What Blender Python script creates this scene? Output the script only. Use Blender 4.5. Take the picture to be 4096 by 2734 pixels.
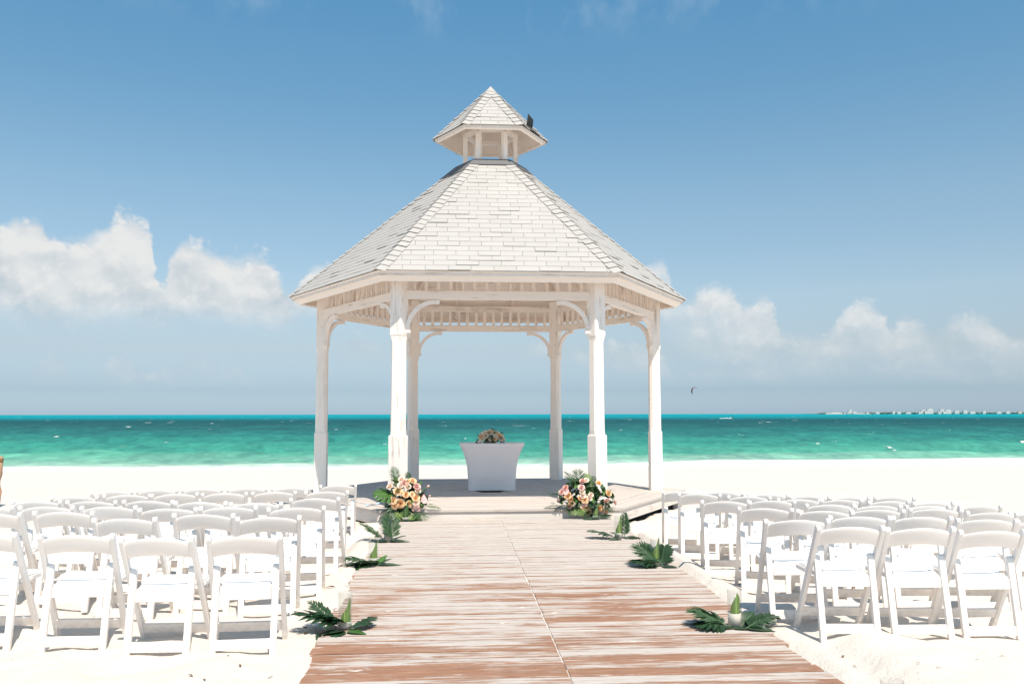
import bpy, bmesh, math, random
import numpy as np
from mathutils import Vector, Matrix, Euler

random.seed(7)
RNG = np.random.default_rng(11)
for o in list(bpy.data.objects):
    bpy.data.objects.remove(o)
scene = bpy.context.scene
COL = scene.collection
R = math.radians

# ------------------------------------------------------------------ camera
F_PX, PITCH, ROLL, YAW = 3537.5, 0.08145, -0.00149, 0.07105      # solved from the hexagonal gazebo
CAM = Vector((-0.732, -15.703, 1.6))
fw = Vector((math.sin(YAW)*math.cos(PITCH), math.cos(YAW)*math.cos(PITCH), math.sin(PITCH)))
r0 = Vector((math.cos(YAW), -math.sin(YAW), 0)); u0 = r0.cross(fw)
rt = r0*math.cos(ROLL) + u0*math.sin(ROLL)
up = u0*math.cos(ROLL) - r0*math.sin(ROLL)
cam_data = bpy.data.cameras.new('camera')
cam_data.sensor_width = 36.0
cam_data.lens = 36.0*F_PX/4096
cam_data.clip_start = 0.1
cam_data.clip_end = 120000
cam = bpy.data.objects.new('camera', cam_data)
COL.objects.link(cam)
cam.matrix_world = Matrix(((rt.x, up.x, -fw.x, CAM.x), (rt.y, up.y, -fw.y, CAM.y), (rt.z, up.z, -fw.z, CAM.z), (0, 0, 0, 1)))
scene.camera = cam


def ray(px, py):
    return fw + rt*((px-2048)/F_PX) - up*((py-1367)/F_PX)


def on_z(px, py, z):
    d = ray(px, py); return CAM + d*((z-CAM.z)/d.z)


def on_y(px, py, y):
    d = ray(px, py); return CAM + d*((y-CAM.y)/d.y)


def at_dist(px, py, dist):
    d = ray(px, py); return CAM + d*(dist/math.hypot(d.x, d.y))


# ------------------------------------------------------------------ light, sky, exposure
SUN_A, SUN_B = 0.19, 0.60                                   # metres to the right / to the viewer per metre of height
SUN_DIR = Vector((SUN_A, -SUN_B, 1.0)).normalized()
SUN_EL = math.asin(SUN_DIR.z)
SUN_AZ = math.atan2(SUN_DIR.x, SUN_DIR.y)                      # clockwise from +Y
SUN_POWER, SKY_POWER, EXPOSURE = 3.3, 0.10, 0.90
sun_data = bpy.data.lights.new('sun', 'SUN')
sun_data.energy = SUN_POWER
sun_data.angle = R(0.5)
sun_data.color = (1.0, 0.895, 0.77)
sun = bpy.data.objects.new('sun', sun_data)
COL.objects.link(sun)
sun.rotation_euler = (-SUN_DIR).to_track_quat('-Z', 'Y').to_euler()
sun.location = (6, -20, 30)

scene.cycles.max_bounces = 16
scene.cycles.diffuse_bounces = 12
scene.view_settings.view_transform = 'Standard'
scene.view_settings.look = 'None'
scene.view_settings.gamma = 1.0
scene.view_settings.use_curve_mapping = False
scene.view_settings.exposure = EXPOSURE


class NT:
    """small helper to write node trees as expressions"""
    def __init__(self, tree):
        self.t = tree; self.n = tree.nodes; self.l = tree.links

    def put(self, sock, v):
        if hasattr(v, 'is_output'):
            self.l.new(v, sock)
        else:
            sock.default_value = v

    def m(self, op, a, b=None, c=None, clamp=False):
        nd = self.n.new('ShaderNodeMath'); nd.operation = op; nd.use_clamp = clamp
        for i, v in enumerate((a, b, c)):
            if v is not None:
                self.put(nd.inputs[i], v)
        return nd.outputs[0]

    def v(self, op, a, b=None, s=None):
        nd = self.n.new('ShaderNodeVectorMath'); nd.operation = op
        self.put(nd.inputs[0], a)
        if b is not None:
            self.put(nd.inputs[1], b)
        if s is not None:
            self.put(nd.inputs['Scale'], s)
        return nd.outputs[0] if op not in ('LENGTH', 'DOT_PRODUCT') else nd.outputs[1]

    def xyz(self, x, y, z):
        nd = self.n.new('ShaderNodeCombineXYZ')
        for i, q in enumerate((x, y, z)):
            self.put(nd.inputs[i], q)
        return nd.outputs[0]

    def sep(self, a):
        nd = self.n.new('ShaderNodeSeparateXYZ'); self.l.new(a, nd.inputs[0]); return nd.outputs

    def noise(self, vec, scale, detail=4.0, rough=0.5, dist=0.0, lac=2.0, dim='3D'):
        nd = self.n.new('ShaderNodeTexNoise'); nd.noise_dimensions = dim
        if vec is not None:
            self.l.new(vec, nd.inputs['Vector'])
        nd.inputs['Scale'].default_value = scale; nd.inputs['Detail'].default_value = detail
        nd.inputs['Roughness'].default_value = rough; nd.inputs['Distortion'].default_value = dist
        nd.inputs['Lacunarity'].default_value = lac
        return nd.outputs[0]

    def smooth(self, x, a, b, lo=0.0, hi=1.0):
        nd = self.n.new('ShaderNodeMapRange'); nd.interpolation_type = 'SMOOTHSTEP'
        self.put(nd.inputs[0], x)
        for i, q in enumerate((a, b, lo, hi)):
            self.put(nd.inputs[i+1], q)
        return nd.outputs[0]

    def lin(self, x, a, b, lo=0.0, hi=1.0):
        nd = self.n.new('ShaderNodeMapRange'); nd.clamp = True
        self.put(nd.inputs[0], x)
        for i, q in enumerate((a, b, lo, hi)):
            self.put(nd.inputs[i+1], q)
        return nd.outputs[0]

    def mix(self, f, a, b, kind='MIX'):
        nd = self.n.new('ShaderNodeMix'); nd.data_type = 'RGBA'; nd.blend_type = kind
        self.put(nd.inputs[0], f)
        for i, q in ((6, a), (7, b)):
            if isinstance(q, tuple) and len(q) == 3:
                q = q + (1.0,)
            self.put(nd.inputs[i], q)
        return nd.outputs[2]

    def ramp(self, f, stops, mode='LINEAR'):
        nd = self.n.new('ShaderNodeValToRGB'); self.put(nd.inputs[0], f)
        nd.color_ramp.interpolation = mode
        e = nd.color_ramp.elements
        while len(e) < len(stops):
            e.new(0.5)
        for el, (p, c) in zip(e, stops):
            el.position = p
            el.color = (c, c, c, 1) if not isinstance(c, tuple) else (*c, 1)
        return nd.outputs[0]

    def bump(self, h, strength, dist):
        nd = self.n.new('ShaderNodeBump'); nd.inputs['Strength'].default_value = strength
        nd.inputs['Distance'].default_value = dist; self.l.new(h, nd.inputs['Height'])
        return nd.outputs[0]

    def tex(self, which):
        nd = self.n.new('ShaderNodeTexCoord'); return nd.outputs[which]

    def rnd(self):
        return self.n.new('ShaderNodeObjectInfo').outputs['Random']

    def pos(self):
        return self.n.new('ShaderNodeNewGeometry').outputs['Position']


# sky: Nishita atmosphere, cumulus banks over the sea all round the horizon
world = bpy.data.worlds.new('World')
scene.world = world
world.use_nodes = True
w = NT(world.node_tree)
w.n.clear()
sky = w.n.new('ShaderNodeTexSky')
sky.sky_type = 'NISHITA'
sky.sun_disc = False
sky.sun_elevation = SUN_EL
sky.sun_rotation = SUN_AZ
sky.altitude = 0
sky.air_density = 1.0
sky.dust_density = 0.6
sky.ozone_density = 2.2
dirv = w.tex('Generated')
dx, dy, dz = w.sep(dirv)
az = w.m('ARCTAN2', dx, dy)
el = w.m('ARCSINE', dz)


def azel(x, y):
    d = ray(x*4096/2349, y*4096/2349).normalized()
    return math.atan2(d.x, d.y), math.asin(d.z)


AZ0, AZ1, EL1 = -0.62, 0.76, 0.40


def profile(az_, pts):
    """outline of a cloud bank: elevation as a curve over azimuth"""
    nd = w.n.new('ShaderNodeFloatCurve')
    cv = nd.mapping.curves[0]
    q = sorted((min(max((azel(x, y)[0]-AZ0)/(AZ1-AZ0), 0), 1), azel(x, y)[1]/EL1) for x, y in pts)
    while len(cv.points) < len(q):
        cv.points.new(0.5, 0.5)
    for p_, (u_, v_) in zip(cv.points, q):
        p_.location = (u_, v_); p_.handle_type = 'AUTO_CLAMPED'
    nd.mapping.update()
    w.l.new(w.lin(az_, AZ0, AZ1), nd.inputs['Value'])
    return w.m('MULTIPLY', nd.outputs[0], EL1)


TOP1 = [(-60, 520), (0, 500), (40, 486), (100, 505), (118, 545), (155, 552), (205, 538), (250, 508), (300, 486), (332, 503), (352, 560), (362, 655), (375, 640), (398, 582),
        (440, 554), (490, 572), (535, 588), (590, 580), (628, 612), (655, 655), (672, 672), (700, 625), (740, 602), (790, 640), (860, 800), (1000, 880), (1300, 880), (1420, 700),
        (1470, 612), (1515, 598), (1545, 645), (1560, 690), (1585, 688), (1612, 665), (1640, 652), (1680, 663), (1702, 700), (1728, 688), (1750, 675), (1775, 700), (1800, 765),
        (1860, 772), (1905, 755), (1928, 715), (1975, 690), (2020, 705), (2042, 745), (2070, 720), (2112, 728), (2150, 756), (2190, 725), (2240, 712), (2282, 735), (2349, 770), (2450, 730)]
BAS1 = [(-60, 735), (0, 735), (350, 742), (640, 745), (720, 720), (800, 730), (1000, 740), (1450, 690), (1520, 760), (1600, 810), (1800, 850), (2100, 858), (2450, 855)]
TOP2 = [(-60, 850), (60, 880), (92, 840), (115, 806), (140, 812), (170, 855), (225, 850), (272, 820), (305, 830), (350, 846), (400, 840), (440, 818), (475, 822), (510, 842), (560, 834),
        (590, 880), (700, 890), (790, 800), (830, 768), (868, 800), (1000, 880), (1190, 820), (1245, 770), (1292, 810), (1420, 790), (1470, 780), (1560, 850), (1700, 838), (1850, 800), (1960, 815), (2100, 830), (2349, 820), (2450, 850)]
BAS2 = [(-60, 885), (560, 885), (760, 830), (830, 806), (1000, 850), (1245, 808), (1400, 850), (1700, 868), (2450, 865)]
CP = w.xyz(az, w.m('MULTIPLY', el, 1.1), 0.7)
f1 = w.noise(CP, 26.0, 7.0, 0.58, 0.0, dim='2D')
f1s = w.noise(w.v('ADD', CP, (0.004, 0.012, 0.0)), 26.0, 3.0, 0.55, 0.0, dim='2D')
bil = w.m('SUBTRACT', w.m('ABSOLUTE', w.m('SUBTRACT', w.noise(CP, 52.0, 3.0, 0.5, dim='2D'), 0.5)), 0.08)
pert = w.m('ADD', w.m('MULTIPLY', w.m('SUBTRACT', f1, 0.5), 0.026), w.m('MULTIPLY', bil, 0.030))
azw = w.m('ADD', az, w.m('MULTIPLY', w.m('SUBTRACT', f1s, 0.5), 0.020))
elt = w.m('SUBTRACT', el, pert)
soft = w.m('MULTIPLY', w.m('SUBTRACT', w.noise(CP, 9.0, 4.0, 0.55, dim='2D'), 0.5), 0.03)


def bank(top, bas, edge, lowedge):
    up_ = w.smooth(w.m('SUBTRACT', profile(azw, top), elt), -edge*0.35, edge)
    lo_ = w.smooth(w.m('SUBTRACT', w.m('ADD', el, soft), profile(az, bas)), -lowedge*0.6, lowedge)
    return w.m('MULTIPLY', up_, lo_)


inside = w.smooth(w.m('ABSOLUTE', w.m('SUBTRACT', az, YAW)), 0.70, 0.60)
a1 = bank(TOP1, BAS1, 0.013, 0.026)
a2 = bank(TOP2, BAS2, 0.012, 0.018)
# the same kind of banks round the rest of the horizon
gtop = w.m('MULTIPLY_ADD', w.noise(w.xyz(w.m('MULTIPLY', az, 5.0), 3.3, 0.0), 1.0, 3.0, 0.55, dim='2D'), 0.36, -0.055)
a3 = w.m('MULTIPLY', w.smooth(w.m('SUBTRACT', gtop, elt), -0.004, 0.011), w.smooth(w.m('ADD', el, soft), 0.045, 0.075))
alpha = w.m('ADD', w.m('MULTIPLY', a1, inside), w.m('MULTIPLY', a3, w.m('SUBTRACT', 1.0, inside)), clamp=True)
thin = w.smooth(w.noise(w.v('ADD', CP, (3.0, 1.0, 0.0)), 14.0, 4.0, 0.55, dim='2D'), 0.30, 0.62, 0.45, 1.0)
haze = w.smooth(el, 0.03, 0.15, 0.40, 0.97)
alpha = w.m('MULTIPLY', alpha, w.m('MULTIPLY', haze, w.m('MAXIMUM', thin, w.smooth(az, 0.15, 0.0))))
alpha = w.m('MAXIMUM', alpha, w.m('MULTIPLY', w.m('MULTIPLY', a2, inside), w.m('MULTIPLY', thin, 0.42)))
# thin high wisps
wisp = w.noise(w.xyz(az, w.m('MULTIPLY', el, 0.8), 3.0), 13.0, 4.0, 0.6, 0.0, dim='2D')
wa, we = azel(1000, 5)
wispm = w.m('MULTIPLY', w.smooth(wisp, 0.50, 0.72), w.smooth(w.m('ABSOLUTE', w.m('SUBTRACT', el, we)), 0.0, 0.05, 0.13, 0.0))
base_el = w.lin(az, azel(700, 800)[0], azel(1500, 800)[0], azel(0, 745)[1], azel(0, 870)[1])
lit = w.lin(w.m('SUBTRACT', el, base_el), -0.01, 0.085, 0.12, 0.92)
lit = w.m('MULTIPLY_ADD', w.m('SUBTRACT', f1, f1s), 1.5, lit)
lit = w.m('MULTIPLY_ADD', bil, 0.8, lit)
lit = w.m('MULTIPLY_ADD', w.m('SUBTRACT', 0.52, w.noise(CP, 12.0, 4.0, 0.5, dim='2D')), 0.9, lit, clamp=True)
G = 1.0/SKY_POWER/(2**EXPOSURE)
ccol = w.mix(lit, tuple(c*G for c in (0.52, 0.60, 0.655)), tuple(c*G for c in (0.82, 0.825, 0.82)))
KT = 2**(0.30-EXPOSURE)*0.5
tint = w.ramp(w.m('DIVIDE', w.m('MAXIMUM', el, 0.0), 0.5), [(p, tuple(q*KT for q in c)) for p, c in (
    (0.0, (0.70, 0.93, 1.38)), (0.03, (0.64, 0.82, 1.18)), (0.054, (0.58, 0.727, 1.03)), (0.144, (0.83, 0.81, 0.87)), (0.26, (1.08, 1.03, 0.96)), (0.482, (1.10, 1.19, 1.07)), (0.674, (0.92, 1.22, 1.15)), (0.88, (0.78, 1.28, 1.27)))])
skyc = w.mix(1.0, sky.outputs[0], w.v('SCALE', tint, s=2.0), 'MULTIPLY')
col = w.mix(alpha, skyc, ccol)
col = w.mix(wispm, col, tuple(c*G for c in (0.75, 0.80, 0.84)))
bg = w.n.new('ShaderNodeBackground')
w.l.new(col, bg.inputs[0])
bg.inputs[1].default_value = SKY_POWER
world.cycles.sampling_method = 'MANUAL'
world.cycles.sample_map_resolution = 256
wo = w.n.new('ShaderNodeOutputWorld')
w.l.new(bg.outputs[0], wo.inputs[0])

# ------------------------------------------------------------------ materials
MATS = {}


def material(name):
    mt = bpy.data.materials.new(name); mt.use_nodes = True
    t = NT(mt.node_tree); t.n.clear()
    out = t.n.new('ShaderNodeOutputMaterial')
    MATS[name] = mt
    return mt, t, out


def principled(t, out, color, rough=0.6, spec=0.3, normal=None, **kw):
    p = t.n.new('ShaderNodeBsdfPrincipled')
    if isinstance(color, tuple):
        color = (*color, 1.0)
    t.put(p.inputs['Base Color'], color)
    t.put(p.inputs['Roughness'], rough)
    t.put(p.inputs['Specular IOR Level'], spec)
    if normal is not None:
        t.l.new(normal, p.inputs['Normal'])
    for k, v in kw.items():
        t.put(p.inputs[k], v)
    t.l.new(p.outputs[0], out.inputs[0])
    return p


def plain(name, color, rough=0.6, spec=0.3, var=0.06, scale=14.0, **kw):
    mt, t, out = material(name)
    n = t.noise(t.tex('Object'), scale, 4.0, 0.6)
    k = t.m('MULTIPLY_ADD', t.m('SUBTRACT', n, 0.5), 2*var, t.m('MULTIPLY_ADD', t.rnd(), var, 1.0-var/2))
    c = t.mix(1.0, (*color, 1.0), t.xyz(k, k, k), 'MULTIPLY')
    principled(t, out, c, rough, spec, **kw)
    return mt


def wood(name, paint, bare, wear, grain, seed=0.0, rough=0.75):
    """brushed white paint worn along the grain; grain = axis of the fibres in object space"""
    mt, t, out = material(name)
    sc = {'X': (1.3, 26.0, 26.0), 'Z': (26.0, 26.0, 1.3)}[grain]
    off = t.m('MULTIPLY_ADD', t.rnd(), 37.0, seed)
    p = t.v('ADD', t.tex('Object'), t.xyz(off, off, off))
    g = t.noise(t.v('MULTIPLY', p, sc), 1.0, 7.0, 0.62, 0.4)
    fine = t.noise(t.v('MULTIPLY', p, tuple(3.2*q for q in sc)), 1.0, 5.0, 0.6)
    blot = t.noise(p, 2.6, 4.0, 0.6)
    mk = t.m('ADD', g, t.m('MULTIPLY', t.m('SUBTRACT', blot, 0.5), 0.55))
    mk = t.m('MULTIPLY_ADD', t.m('SUBTRACT', t.rnd(), 0.5), 0.10, mk)
    f = t.smooth(mk, 0.70-wear, 0.92-wear)
    crack = t.smooth(fine, 0.68, 0.80)
    c = t.mix(f, paint, bare)
    c = t.mix(t.m('MULTIPLY', crack, t.m('MULTIPLY_ADD', f, 0.45, 0.10)), c, tuple(q*0.45 for q in bare))
    h = t.m('ADD', t.m('MULTIPLY', g, -0.5), t.m('MULTIPLY', fine, -0.5))
    principled(t, out, c, rough, 0.2, t.bump(h, 0.5, 0.006))
    return mt


WHITE = (0.87, 0.81, 0.75)
wood('post_paint', WHITE, (0.52, 0.455, 0.40), 0.15, 'Z')
wood('beam_paint', (0.84, 0.765, 0.70), (0.50, 0.40, 0.32), 0.19, 'X', 3.0)
wood('trim_paint', (0.85, 0.785, 0.73), (0.60, 0.51, 0.44), 0.10, 'X', 7.0)
wood('soffit_paint', (0.82, 0.73, 0.655), (0.54, 0.45, 0.38), 0.12, 'X', 9.0)
wood('deck_wood', (0.53, 0.48, 0.44), (0.37, 0.32, 0.285), 0.16, 'X', 5.0, 0.85)
wood('skirt_wood', (0.68, 0.625, 0.575), (0.50, 0.415, 0.35), 0.14, 'X', 6.0, 0.85)
wood('stake_wood', (0.42, 0.27, 0.17), (0.24, 0.14, 0.08), 0.1, 'Z', 2.0, 0.85)
wood('box_wood', (0.22, 0.17, 0.13), (0.10, 0.075, 0.06), 0.15, 'X', 2.0, 0.8)
plain('asphalt_underlay', (0.10, 0.098, 0.095), 0.9, 0.1)
plain('flashing_grey', (0.15, 0.15, 0.155), 0.8, 0.2, 0.1)
plain('dark_shingle', (0.02, 0.02, 0.021), 0.75, 0.3)

mt, t, out = material('shingle_paint')
oc = t.pos()
k = t.m('MULTIPLY_ADD', t.rnd(), 0.05, 0.965)
stain = t.noise(oc, 1.3, 4.0, 0.6)
k = t.m('MULTIPLY', k, t.lin(stain, 0.3, 0.7, 0.95, 1.02))
c = t.mix(1.0, (0.425, 0.410, 0.390, 1), t.xyz(k, k, k), 'MULTIPLY')
streak = t.noise(t.v('MULTIPLY', oc, (9.0, 3.0, 1.2)), 1.0, 5.0, 0.6)
c = t.mix(t.smooth(streak, 0.60, 0.80, 0.0, 0.18), c, (0.36, 0.35, 0.33))
principled(t, out, c, 0.85, 0.15, t.bump(t.noise(oc, 220.0, 3.0, 0.7), 0.35, 0.003))

# boardwalk: whitewash worn off reddish boards, more where people walk in from the beach; gap shade painted along plank edges
mt, t, out = material('boardwalk_wood')
off = t.m('MULTIPLY', t.rnd(), 53.0)
ob = t.v('ADD', t.tex('Object'), t.xyz(off, off, off))
pw = t.pos()
px_, py_, pz_ = t.sep(pw)
g1 = t.noise(t.v('MULTIPLY', ob, (1.6, 26.0, 26.0)), 1.0, 8.0, 0.66, 0.8)
g2 = t.noise(t.v('MULTIPLY', ob, (6.0, 110.0, 110.0)), 1.0, 5.0, 0.65)
bl = t.noise(t.v('MULTIPLY', pw, (0.9, 2.4, 1.0)), 1.0, 5.0, 0.62)
sandy = t.noise(t.v('MULTIPLY', pw, (2.6, 7.0, 1.0)), 1.0, 6.0, 0.62)
wear = t.ramp(t.lin(py_, -10.5, -3.5), [(0.0, 0.185), (0.35, 0.10), (0.62, 0.0), (0.85, 0.0), (1.0, 0.0)])
wear = t.m('ADD', wear, t.lin(py_, -8.5, -5.5, -0.03, -0.17))
mk = t.m('ADD', t.m('MULTIPLY', g1, 1.25), t.m('MULTIPLY', t.m('SUBTRACT', bl, 0.5), 1.0))
mk = t.m('ADD', mk, t.m('MULTIPLY_ADD', t.m('SUBTRACT', t.rnd(), 0.5), 0.24, wear))
f = t.m('MULTIPLY', t.smooth(mk, 0.655, 0.82), 0.96)
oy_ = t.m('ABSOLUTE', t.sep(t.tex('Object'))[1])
f = t.m('MAXIMUM', f, t.m('MULTIPLY', t.smooth(oy_, 0.0590, 0.0635), t.m('MULTIPLY', t.smooth(g1, 0.35, 0.60, 0.1, 0.95), t.lin(py_, -7.0, -4.0, 1.0, 0.45))))  # brown edge line: worn edges, plus the shadow lines between boards painted in
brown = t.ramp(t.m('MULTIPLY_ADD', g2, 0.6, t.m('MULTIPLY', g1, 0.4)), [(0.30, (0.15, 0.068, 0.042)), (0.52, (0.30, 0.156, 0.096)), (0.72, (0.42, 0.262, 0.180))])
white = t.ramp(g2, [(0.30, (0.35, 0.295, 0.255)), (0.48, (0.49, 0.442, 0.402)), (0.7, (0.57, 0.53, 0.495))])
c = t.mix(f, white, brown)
c = t.mix(t.smooth(t.m('ADD', sandy, t.m('MULTIPLY', g2, 0.25)), 0.78, 0.84, 0.0, 0.95), c, (0.66, 0.62, 0.575))
c = t.mix(t.smooth(g2, 0.64, 0.76, 0.0, 0.5), c, (0.16, 0.08, 0.05))
principled(t, out, c, 0.85, 0.15, t.bump(t.m('ADD', g1, g2), 0.5, 0.006))

# sand
mt, t, out = material('sand')
pw = t.pos()
a1 = t.noise(pw, 0.7, 5.0, 0.6)
a2 = t.noise(pw, 7.0, 5.0, 0.65)
gr = t.noise(pw, 420.0, 2.0, 0.6)
k = t.m('ADD', t.m('MULTIPLY', a1, 0.08), t.m('ADD', t.m('MULTIPLY', a2, 0.10), t.m('MULTIPLY_ADD', gr, 0.06, 0.88)))
c = t.mix(1.0, (0.635, 0.582, 0.525, 1), t.xyz(k, k, k), 'MULTIPLY')
vor = t.n.new('ShaderNodeTexVoronoi'); t.l.new(t.v('MULTIPLY', pw, (1.0, 1.0, 0.0)), vor.inputs['Vector']); vor.inputs['Scale'].default_value = 3.4
sp = t.m('MULTIPLY', t.smooth(vor.outputs['Distance'], 0.035, 0.015), t.smooth(a2, 0.5, 0.56))
c = t.mix(t.m('MULTIPLY', sp, 0.75), c, (0.22, 0.15, 0.10))
yy = t.sep(pw)[1]
wet = t.smooth(t.m('MULTIPLY_ADD', a1, 1.4, yy), 25.6, 26.6)
c = t.mix(wet, c, (0.60, 0.55, 0.47))
h = t.m('ADD', t.m('MULTIPLY', a2, 1.0), t.m('MULTIPLY', t.noise(pw, 55.0, 4.0, 0.65), 0.35))
principled(t, out, c, 0.95, 0.08, t.bump(h, 0.8, 0.03))

# sea: shallow sand shelf, turquoise, weed bank, bright cyan far out
mt, t, out = material('sea_water')
pw = t.pos()
X, Y, Z = t.sep(pw)
wv = t.noise(t.v('MULTIPLY', pw, (0.02, 0.05, 0.0)), 1.0, 4.0, 0.55)
wv2 = t.noise(t.v('MULTIPLY', pw, (0.10, 0.25, 0.0)), 1.0, 4.0, 0.6)
d = t.m('SUBTRACT', Y, 25.9)
d = t.m('MULTIPLY', d, t.m('MULTIPLY_ADD', wv, 0.7, 0.65))
d = t.m('ADD', d, t.m('MULTIPLY', t.m('SUBTRACT', wv2, 0.5), 4.0))
lg = t.m('DIVIDE', t.m('LOGARITHM', t.m('ADD', t.m('MAXIMUM', d, 0.0), 1.0), 10.0), 3.5)
base = t.ramp(lg, [(p_, tuple(q*(0.66+0.22*max(0.0, 1-p_/0.62)+(0.16 if p_ > 0.77 else 0)) for q in c_)) for p_, c_ in (
    (0.0, (0.90, 0.93, 0.84)), (0.13, (0.72, 0.80, 0.72)), (0.21, (0.36, 0.55, 0.455)), (0.33, (0.100, 0.390, 0.285)),
    (0.42, (0.050, 0.305, 0.240)), (0.516, (0.030, 0.215, 0.195)), (0.595, (0.024, 0.150, 0.155)), (0.666, (0.022, 0.120, 0.135)),
    (0.725, (0.020, 0.125, 0.145)), (0.79, (0.008, 0.215, 0.255)), (0.90, (0.006, 0.285, 0.340)))])
s1 = t.noise(t.v('MULTIPLY', pw, (0.95, 0.75, 0.0)), 1.0, 5.0, 0.6, 0.4)
s2 = t.noise(t.v('MULTIPLY', pw, (0.30, 0.20, 0.0)), 1.0, 5.0, 0.6, 0.4)
s3 = t.noise(t.v('MULTIPLY', pw, (0.075, 0.040, 0.0)), 1.0, 4.0, 0.6, 0.4)
st = t.m('ADD', t.m('MULTIPLY', s1, 0.34), t.m('ADD', t.m('MULTIPLY', s2, 0.36), t.m('MULTIPLY', s3, 0.30)))
s4 = t.noise(t.v('MULTIPLY', pw, (1.3, 0.9, 0.0)), 1.0, 4.0, 0.6, 0.3)
st = t.m('MULTIPLY_ADD', t.m('SUBTRACT', s4, 0.5), t.smooth(Y, 160.0, 60.0, 0.0, 0.30), st)
k = t.m('POWER', t.lin(st, 0.36, 0.66, 0.76, 1.42), 1.2)
c = t.mix(1.0, base, t.xyz(k, k, t.m('MULTIPLY_ADD', k, 0.8, 0.2)), 'MULTIPLY')
# foam: attribute near the shore, whitecaps further out
fa = t.n.new('ShaderNodeAttribute'); fa.attribute_name = 'foam'
fn = t.noise(t.v('MULTIPLY', pw, (1.2, 2.6, 1.0)), 1.0, 6.0, 0.65)
foam = t.smooth(t.m('ADD', t.m('MULTIPLY', fa.outputs['Fac'], 1.2), t.m('MULTIPLY', t.m('SUBTRACT', fn, 0.5), 1.1)), 0.45, 0.75)
c1 = t.noise(t.v('MULTIPLY', pw, (0.42, 0.30, 0.0)), 1.0, 4.0, 0.6)
c2 = t.noise(t.v('MULTIPLY', t.v('ADD', pw, (91.0, 17.0, 0.0)), (0.11, 0.055, 0.0)), 1.0, 4.0, 0.6)
far = t.smooth(Y, 45.0, 80.0)
cap = t.m('MULTIPLY', t.m('MULTIPLY', t.smooth(c1, 0.685, 0.72), far), t.smooth(Y, 420.0, 200.0))
cap2 = t.m('MULTIPLY', t.smooth(c2, 0.665, 0.705), t.smooth(Y, 150.0, 260.0))
foam = t.m('MAXIMUM', foam, t.m('MULTIPLY', t.m('MAXIMUM', cap, cap2), 0.85))
c = t.mix(foam, c, (0.82, 0.82, 0.80))
hh = t.m('ADD', t.m('MULTIPLY', s1, 0.6), t.m('MULTIPLY', t.noise(t.v('MULTIPLY', pw, (1.2, 3.2, 0.0)), 1.0, 5.0, 0.6), 0.35))
nb = t.bump(hh, 0.55, 0.6)
df = t.n.new('ShaderNodeBsdfDiffuse'); t.l.new(c, df.inputs[0]); t.l.new(nb, df.inputs['Normal'])
gl = t.n.new('ShaderNodeBsdfGlossy'); gl.inputs['Roughness'].default_value = 0.28; t.l.new(nb, gl.inputs['Normal'])
ms = t.n.new('ShaderNodeMixShader')
t.l.new(t.m('MULTIPLY', t.m('SUBTRACT', 1.0, foam), t.smooth(Y, 30.0, 300.0, 0.10, 0.035)), ms.inputs[0])
t.l.new(df.outputs[0], ms.inputs[1]); t.l.new(gl.outputs[0], ms.inputs[2]); t.l.new(ms.outputs[0], out.inputs[0])

# chairs, cloth, plants
mt, t, out = material('chair_resin')
oc = t.tex('Object')
n1 = t.noise(oc, 9.0, 5.0, 0.6)
k = t.m('MULTIPLY_ADD', n1, 0.05, t.m('MULTIPLY_ADD', t.rnd(), 0.03, 0.955))
c = t.mix(1.0, (0.83, 0.795, 0.765, 1), t.xyz(k, k, k), 'MULTIPLY')
dust = t.m('MULTIPLY', t.smooth(t.sep(oc)[2], 0.22, 0.0), t.smooth(t.noise(oc, 26.0, 5.0, 0.65), 0.38, 0.62))
c = t.mix(t.m('MULTIPLY', dust, 0.7), c, (0.60, 0.53, 0.46))
c = t.mix(t.smooth(t.noise(t.v('MULTIPLY', oc, (9.0, 9.0, 40.0)), 1.0, 6.0, 0.7), 0.66, 0.80, 0.0, 0.35), c, (0.55, 0.51, 0.47))
principled(t, out, c, 0.45, 0.35, t.bump(t.noise(oc, 120.0, 3.0, 0.6), 0.08, 0.002))
plain('chair_pad', (0.81, 0.80, 0.79), 0.5, 0.3, 0.02, 8.0)
plain('pad_shadow_blue', (0.52, 0.58, 0.66), 0.6, 0.2, 0.02, 8.0)
plain('spandex', (0.88, 0.81, 0.795), 0.55, 0.25, 0.012, 4.0)


def petal(name, a, b):
    mt, t, out = material(name)
    n = t.noise(t.tex('Object'), 30.0, 3.0, 0.5)
    f = t.m('MULTIPLY_ADD', t.m('SUBTRACT', n, 0.5), 1.2, t.rnd(), clamp=True)
    c = t.mix(f, a, b)
    p = principled(t, out, c, 0.6, 0.2)
    p.inputs['Subsurface Weight'].default_value = 0.12
    p.inputs['Subsurface Radius'].default_value = (0.01, 0.006, 0.004)


petal('petal_peach', (0.82, 0.52, 0.26), (0.85, 0.64, 0.42))
petal('petal_pink', (0.74, 0.42, 0.38), (0.79, 0.56, 0.50))
petal('petal_cream', (0.84, 0.67, 0.55), (0.86, 0.76, 0.66))
petal('petal_ivory', (0.84, 0.75, 0.62), (0.86, 0.80, 0.71))
petal('spathe_pink', (0.78, 0.38, 0.38), (0.80, 0.50, 0.48))


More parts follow.
